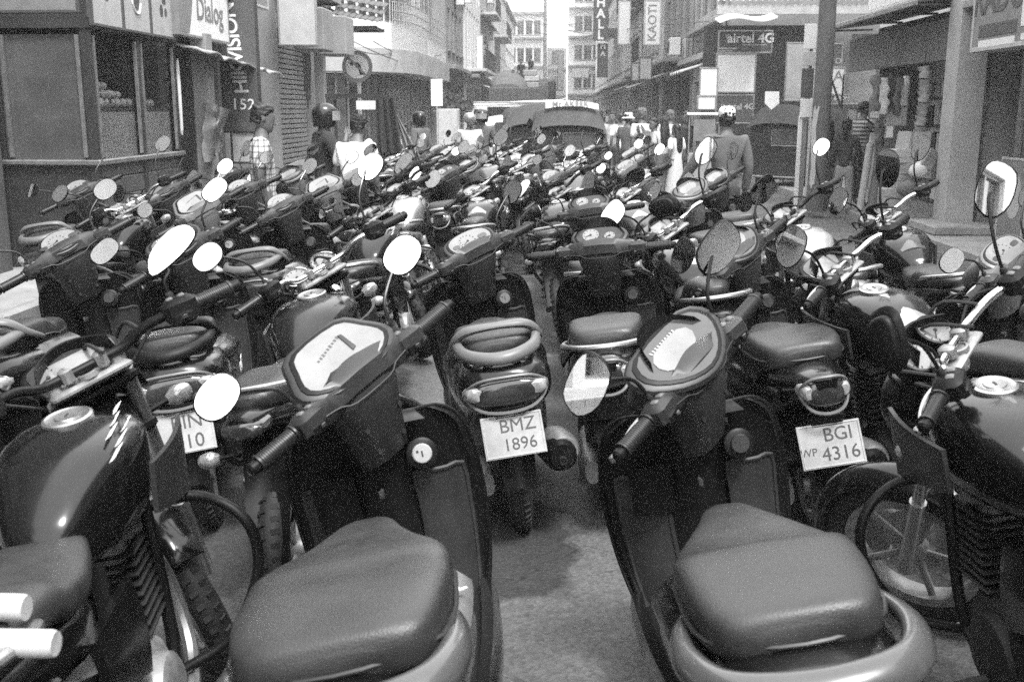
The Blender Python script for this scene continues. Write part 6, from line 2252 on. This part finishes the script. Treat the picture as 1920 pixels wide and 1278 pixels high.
        part('helmet', b_, t)
    elif headgear == 'cap':
        b_ = MB().use('cloth_white')
        b_.sloft('Z', [(.03, 0, -.01, .086, .095, .10, 2.2), (.085, 0, -.012, .084, .095, .10, 2.2), (.125, 0, -.012, .06, .07, .075, 2.2), (.138, 0, -.012, .01, .01, .01, 2)], 20, 3, HT)
        part('cap', b_, t)
    elif headgear == 'hat':
        b_ = MB().use('cloth_pale')
        b_.lathe([(.150, .02), (.10, .055), (.092, .12), (.07, .14), (.0005, .145)], 22, HT)
        part('hat', b_, t)
    if strap:
        part('bag_strap', MB().use('ink').tube([V(-.12, -.11, 1.40), V(.02, -.14, 1.2), V(.15, -.10, .98)], .012 * k, 6, 4), t)
    return t


def at_px(px, y, dx=0):
    return (PY(px, 210, y).x + dx, y, 0)


A90 = R(-90)
person('man in a pale plaid shirt standing beside the kiosk bikes', at_px(487, 9.1), R(-75), 1.72, 'cloth_plaid', 'cloth_mid', armL=((-.06, .0, -.28), (-.06, .06, -.52)), turn=8, nod=10)
person('man in dark shirt and dark visored helmet, hand raised to his chin', at_px(605, 11.6), R(-62), 1.72, 'cloth_dark', 'cloth_dark', 'long', headgear='helmet', hair=None, armR=((.06, .10, -.27), (-.10, .22, -.02)), turn=-10)
person('bare-headed man in a loose white shirt bending over the bikes', at_px(655, 10.6), R(-20), 1.62, 'cloth_white', 'cloth_dark', lean=.25, nod=15)
person('rider in grey jacket and patterned helmet looking aside', at_px(787, 19), R(60), 1.62, 'cloth_mid', 'cloth_dark', 'long', headgear='helmet', hair=None)
person('small figure in white next to the rider with patterned helmet', at_px(757, 19.6), R(150), 1.42, 'cloth_white', 'cloth_mid')
person('rider in white shirt and shiny pale helmet facing the camera', at_px(880, 18.6), R(200), 1.60, 'cloth_pale', 'cloth_dark', headgear='pale_helmet', hair=None)
person('rider in dark shirt and round grey helmet behind the white-shirted one', at_px(904, 20), R(170), 1.66, 'cloth_mid', 'cloth_dark', headgear='helmet', hair=None)
person('man in white skullcap and long grey shirt reaching down to the bikes, seen from behind', at_px(1364, 11.0), R(8), 1.70, 'cloth_mid', 'cloth_dark', 'long', headgear='cap', hair='short', armL=((-.14, .08, -.27), (-.24, .22, -.50)))
person('woman with ponytail in dark top and jeans seen from behind', PY(1584, 300, 16.9).to_2d().to_3d() + Vector((0, 0, .01)), R(-25), 1.52, 'cloth_dark', 'denim', 'long', hair='tail', girl=True, armR=((.06, .08, -.27), (.02, .28, -.30)), legL=(.02, -.05), legR=(.06, .02), slim=.92)
person('woman in pale patterned dress in front of the utility pole', at_px(1556, 18.3), R(30), 1.5, 'cloth_print', 'cloth_mid', hair='long', girl=True, skirt=True)
person('man in striped shirt reaching up to a notice in the shop front', PY(1612, 300, 17.4).to_2d().to_3d() + Vector((0, 0, .13)), R(-80), 1.66, 'cloth_stripe', 'cloth_dark', 'short', armL=((-.04, .2, -.15), (-.02, .42, -.05)), armR=((.04, .2, -.18), (.02, .42, -.08)))
person('bald man in white shirt with a thin bag strap and jeans', at_px(1205, 20), R(35), 1.70, 'cloth_white', 'denim', strap=True, hair='grey', legL=(-.12, -.25), legR=(.12, .15))
person('dark-haired woman in print top with both arms raised to her face', at_px(1228, 19.8), R(120), 1.52, 'cloth_print', 'cloth_mid', girl=True, armL=((-.05, .16, -.18), (.02, .30, .02)), armR=((.05, .16, -.18), (-.02, .28, .06)))
person('woman with long dark hair down her pale back', at_px(1246, 19.2), R(10), 1.55, 'cloth_pale', 'cloth_mid', hair='long', girl=True, skirt=True)
person('grey-haired man in white shirt behind the long-haired woman', at_px(1256, 21.5), R(-20), 1.66, 'cloth_white', 'cloth_mid', hair='grey')
person('man in tight dark T-shirt facing the camera with a cloth over his arm', at_px(1288, 20.4), R(165), 1.64, 'cloth_dark', 'cloth_mid', armR=((.08, .06, -.26), (-.02, .26, -.28)), turn=20)
person('woman in white blouse carrying a white bag', at_px(1270, 19.0), R(40), 1.42, 'cloth_white', 'cloth_pale', hair='long', girl=True, skirt=True)
person('person in bucket hat and dark shirt turned to the shops', at_px(1177, 22), R(-40), 1.60, 'cloth_mid', 'cloth_dark', headgear='hat')
person('figure in white shirt between the hatted one and the three-wheeler', at_px(1164, 24), R(20), 1.58, 'cloth_white', 'cloth_dark')
person('figure in print shirt at the corner of the three-wheeler', at_px(1149, 24.5), R(160), 1.62, 'cloth_print', 'cloth_dark')
for i, (pxx, yy, sh) in enumerate(((1188, 31, 'cloth_dark'), (1140, 44, 'cloth_pale'), (1128, 52, 'cloth_dark'), (1150, 38, 'cloth_mid'), (1174, 34, 'cloth_pale'), (1110, 62, 'cloth_mid'), (1100, 70, 'cloth_dark'))):
    person(('distant walker in dark clothes near the shop doors', 'distant walker in pale shirt down the street', 'distant dark figure far down the street', 'distant walker in grey on the right', 'distant walker in pale shirt by the shops', 'very small grey figure far down the street', 'very small dark figure near the street end')[i], at_px(pxx, yy), rnd(0, 6), rnd(1.55, 1.72), sh, 'cloth_dark')
lz = 2.5
for i, (pxx, zz, sh, lb) in enumerate(((962, 2.55, 'cloth_white', 'man in white sitting on the lorry load'), (979, 2.95, 'cloth_dark', 'man in dark clothes bending on the lorry load'), (995, 3.1, 'cloth_dark', 'man in dark shirt sitting highest on the lorry'))):
    q = PY(pxx, 150, 42.8)
    o = person(lb, (q.x, 42.8, zz - .55), R(180 - 30 * i), 1.2, sh, 'cloth_dark', lean=.2 * (i == 1))

# grow the bodies and the clothes into plain meshes
bpy.context.view_layer.update()
dg = bpy.context.evaluated_depsgraph_get()
DONE = []
for o, m, extra in PENDING:
    me = bpy.data.meshes.new_from_object(o.evaluated_get(dg))
    DONE.append((o, m, extra, me))
for o, m, extra, me in DONE:
    o.modifiers.clear()
    b_ = MB().use(m)
    b_.add([tuple(v.co) for v in me.vertices], [tuple(p_.vertices) for p_ in me.polygons])
    if extra:
        off = len(b_.v)
        for mm in extra.mats:
            b_.use(mm)
        idx = [b_.mats.index(mm) for mm in extra.mats]
        b_.v += extra.v
        b_.f += [tuple(off + i for i in f) for f in extra.f]
        b_.mi += [idx[i] for i in extra.mi]
    o.data = b_.mesh(o.name.split('.')[0], ang=60)
# ------------------------------------------------------------------ the parked bikes
S_A = scooter_spec('penta', 'round', 'narrow', 'flat', lcd='lcd_pale', seat_w=.205, panel='paint_silver', seat_len=.84, step=False, pod_scale=1.15, key='plate_white')
S_B = scooter_spec('hex', 'hex', 'wide', 'flat', visor=True, lcd='lcd_pale', seat_w=.182, seat_len=.82, pod_scale=1.22)
S_I = scooter_spec('hex', 'hex', 'narrow', 'none', visor=True, lcd='lcd_pale', seat_w=.17, pod_scale=1.1)
S_E = scooter_spec('oval', 'round', 'wide', 'loop', lcd='dial_pale', key='plastic_light')
S_G = scooter_spec('twin', 'hex', 'narrow', 'bar', visor=True)
S_R = scooter_spec('round', 'round', 'wide', 'loop', lcd='dial_pale')
S_D = scooter_spec('hex', 'oval', 'wide', 'loop', gauge_dark=True, lcd='dial_dark')
M_C = motorcycle_spec(True, cluster='lcd', mirror='drop', guard=True, out=.06, upz=.12)
M_L = motorcycle_spec(eng='engine_black', cluster='twin', mirror='hex', bars='chrome', tank_band='paint_grey', guard=True)
M_J = motorcycle_spec(eng='engine_black', cluster='lcd', mirror='hex', bars='chrome', tank_band='paint_silver', seat='step')
M_H = motorcycle_spec(cluster='chrome', mirror='round', bars='chrome', visor=False, plain_head=True)
M_P = motorcycle_spec(tank='paint_silver', cluster='lcd', mirror='round')

ROW = 'two-wheelers parked side by side along the street'
PLACED = []
rr = random.Random(11)


def bike(sp, name, label, px, steer=40, lean=9, yaw=0, **k):
    k.setdefault('plate', None)
    k.setdefault('mirror_tilt', (rr.uniform(.02, .4), rr.uniform(.02, .4)))
    k.setdefault('mirror_yaw', (rr.uniform(-30, 30), rr.uniform(-30, 30)))
    o = place_bike(sp, name, label, px, steer, lean, yaw, ROW, **k)
    PLACED.append((o.location.x, o.location.y))
    return o


BS, MC = 'scooter', 'motorcycle'
NP = dict(plate=None)
# nearest row
A = bike(S_A, BS, 'dark scooter with grey seat, pale five-sided instrument panel and white key lock', (655, 690), 43, 11, 6, mirror_tilt=(.42, .5), mirror_yaw=(0, 5), **NP)
B = bike(S_B, BS, 'black scooter with broad grey seat, grey rear grab rail and hexagonal white panel', (1285, 672), 47, 10, 3, mirror_tilt=(.1, .12), mirror_yaw=(-10, 20), **NP)
C = bike(M_C, MC, 'black motorcycle with black crash guard and pale fuel cap beside the dark scooter', (140, 688), 34, 8, 9, mirror_tilt=(.1, .5), **NP)
L = bike(M_L, MC, 'black motorcycle with twin round gauges, chrome handlebar and grey stripe on tank', (1815, 640), 46, 9, 6, mirror_tilt=(.1, .15), mirror_yaw=(150, 0), **NP)
# second row
D = bike(S_D, BS, 'dark scooter with plate reading BIN 010 behind the guarded motorcycle', (335, 462), 38, 8, 15, rail='plastic_black', plate=[('BIN', .02, .035, .075), ('010', .02, -.04, .075)])
E = bike(S_E, BS, 'scooter with plate reading BMZ 1896 and looped grab rail', (884, 462), 30, 8, 8, plate=[('BMZ', .02, .035, .07), ('1896', .02, -.035, .065)])
G = bike(S_G, BS, 'black scooter with two round dials and dark leg shield, handlebar straight', (1125, 455), -4, 8, -3, mirror_tilt=(.1, .1), mirror_yaw=(40, 160), **NP)
Fb = bike(S_R, BS, 'dark scooter with large round pale speedometer near the glass kiosk', (118, 462), 40, 9, 4, plate=None)
Hc = bike(M_H, MC, 'motorcycle with chrome gauges and pale bar end between two dark scooters', (590, 500), 42, 9, 0, **NP)
I_ = bike(S_I, BS, 'black scooter with wide smooth seat and plate reading BGI 4316', (1385, 468), 42, 9, 3, mirror_tilt=(.15, .1), mirror_yaw=(-20, 25), plate=[('BGI', .03, .035, .07), ('4316', .03, -.035, .07), ('WP', -.085, -.02, .04)])
J = bike(M_J, MC, 'black motorcycle with silver tank panel and round fuel cap, slanted beside the twin-gauged one', (1600, 492), 30, 9, 18, mirror_tilt=(.2, .1), **NP)
K = bike(S_E, BS, 'grey-cowled scooter with oval pale dial at the far right of its row', (1885, 480), 40, 8, 0, cowl='plastic_light', **NP)
# third and fourth rows
bike(M_H, MC, 'black motorcycle with chrome gauge in front of the kiosk corner', (238, 378), 40, 9, 5)
bike(S_A, BS, 'pale-cowled scooter with wide panel next to the chrome-gauged motorcycle', (372, 388), 42, 9, 4, cowl='plastic_light')
bike(S_R, BS, 'dark scooter with oval recessed dial by the plaid-shirted man', (528, 385), 38, 9, 2)
bike(M_C, MC, 'dark motorcycle with long grips in front of the white-shirted man', (700, 392), 44, 9, 0)
bike(S_G, BS, 'black scooter with twin dials directly behind the straight-barred one', (1105, 388), 2, 8, -2)
bike(M_J, MC, 'motorcycle with silver tank panel between the twin-dialled scooter and the flyscreen scooter', (1262, 420), 40, 9, 3)
bike(M_P, MC, 'motorcycle with pale silver tank at the open side of the row', (1490, 395), 40, 9, 2)
bike(M_L, MC, 'black motorcycle with cowled headlamp in front of the pillar', (1668, 398), 36, 9, 0)
bike(S_G, BS, 'dark scooter with two pale dials and plain tail, fourth row', (838, 325), 40, 9, 0)
bike(S_R, BS, 'scooter with round white dial and plate reading BFF 9480', (1035, 335), 38, 9, 0, plate=[('BFF', .03, .035, .07), ('9480', .03, -.035, .07), ('WP', -.085, -.02, .04)])
bike(S_R, BS, 'black scooter with white-rimmed round dial in front of the reaching man', (1208, 332), 40, 9, 0, cowl='plastic_light')
bike(S_B, BS, 'scooter with flyscreen right below the reaching man', (1345, 338), 40, 9, 0)
# the crowded rows behind
ORD = ('first', 'second', 'third', 'fourth', 'fifth', 'sixth', 'seventh', 'eighth', 'ninth', 'tenth', 'eleventh', 'twelfth')
PAINTS = ('paint_black', 'paint_black', 'paint_charcoal', 'paint_grey', 'paint_silver', 'paint_white', 'paint_charcoal')
PN = {'paint_black': 'black', 'paint_charcoal': 'dark grey', 'paint_grey': 'mid-grey', 'paint_silver': 'silver', 'paint_white': 'white'}
FAR_SKIP = ('cable', 'key_surround', 'bag_hook', 'seat_piping', 'trim', 'glove_pocket', 'side_stand', 'shield_edging', 'foot_peg', 'brake_disc')
ROWN = ('fourth', 'fifth', 'sixth', 'seventh', 'eighth', 'ninth')
for r_, (yy, x0, x1) in enumerate(((8.1, -3.6, 1.6), (9.7, -3.0, 2.0), (11.6, -2.7, 1.5), (13.3, -2.6, 1.7), (15.0, -2.5, 1.6), (16.7, -2.4, 1.7))):
    x, n = x0, 0
    while x < x1:
        ax, ay = x + rr.uniform(-.08, .08), yy + rr.uniform(-.25, .25)
        if all(abs(ax - q[0]) > .5 or abs(ay - q[1]) > 1.15 for q in PLACED):
            sc = rr.random() < .62
            sp = rr.choice((S_A, S_B, S_E, S_G, S_R, S_D) if sc else (M_C, M_L, M_J, M_H, M_P))
            pt = rr.choice(PAINTS)
            lab = f"{PN[pt]} {'scooter' if sc else 'motorcycle'}, {ORD[n]} from the left of the small ones in the {ROWN[r_]} row"
            o = place_bike(sp, BS if sc else MC, lab, None, rr.uniform(30, 46), rr.uniform(7, 11), rr.uniform(-7, 8), ROW, paint=pt, at=(ax, ay, 0), skip=FAR_SKIP + rr.choice(((), (), ('mirror_l',), ('mirror_r',))),
                           cowl=rr.choice((None, None, 'plastic_light', 'plastic_black')) if sc else None, mirror_tilt=(rr.uniform(-.1, .4), rr.uniform(-.1, .4)), mirror_yaw=(rr.uniform(-40, 40), rr.uniform(-40, 40)), plate=None) if True else None
            PLACED.append((ax, ay))
            n += 1
        x += .62


def decal(bike_, pname, body, size, M_):
    for c in bike_.children_recursive:
        if c.name.split('.')[0] == pname:
            text(body, size, 'decal_white', c, M_, bold=.001, shear=.2)
            return


for c in A.children_recursive:
    if c.name.split('.')[0] == 'side_panel' and c.data.vertices[0].co.x > 0:
        text('ZR', .05, 'decal_white', c, frame((.19, -.30, .712), (-.55, -.8, .3), (.8, -.5, -.25)), depth=.001, bold=.001)
        break

for c in D.children_recursive:
    if c.name.split('.')[0] == 'side_cowl' and c.data.vertices[0].co.x > 0:
        text('Dio', .10, 'decal_white', c, frame((.222, -.36, .60), (0, -1, .12), (.15, 0, 1)) @ Matrix.Scale(1, 4), depth=.001, bold=.001, shear=.35)
        break
# white tubes lying across the rear of the guarded motorcycle
for i, (xa, xb, py_, z_, r_) in enumerate(((-90, 104, 1203, .895, .021), (-90, 50, 1136, .90, .022))):
    a_, c_ = PZ(xa, py_, z_), PZ(xb, py_ + 3, z_)
    u_ = (c_ - a_).normalized() * .006
    b = MB().use('paper_white').tube([tuple(a_), tuple(a_.lerp(c_, .5)), tuple(c_ - u_), tuple(c_)], [r_, r_, r_, r_ * .8], 16, 2)
    tag(part('white_tube', b), ('thick white tube lying across the seat of the guarded motorcycle', 'shorter white tube behind the thick one on the same seat')[i], 'tube')

# ------------------------------------------------------------------ hazy air of the street
m = bpy.data.materials.new('hazy_air')
m.use_nodes = True
n = m.node_tree.nodes
n.clear()
o_ = n.new('ShaderNodeOutputMaterial')
v_ = n.new('ShaderNodeVolumePrincipled')
v_.inputs['Color'].default_value = (.95, .95, .95, 1)
v_.inputs['Density'].default_value = 0.0026
v_.inputs['Anisotropy'].default_value = 0.2
m.node_tree.links.new(v_.outputs[0], o_.inputs['Volume'])
MATS['hazy_air'] = m
b = MB().use('hazy_air').box((0, 180, 16.5), (190, 490, 35.5))
tag(part('haze', b, smooth=False), kind='stuff')
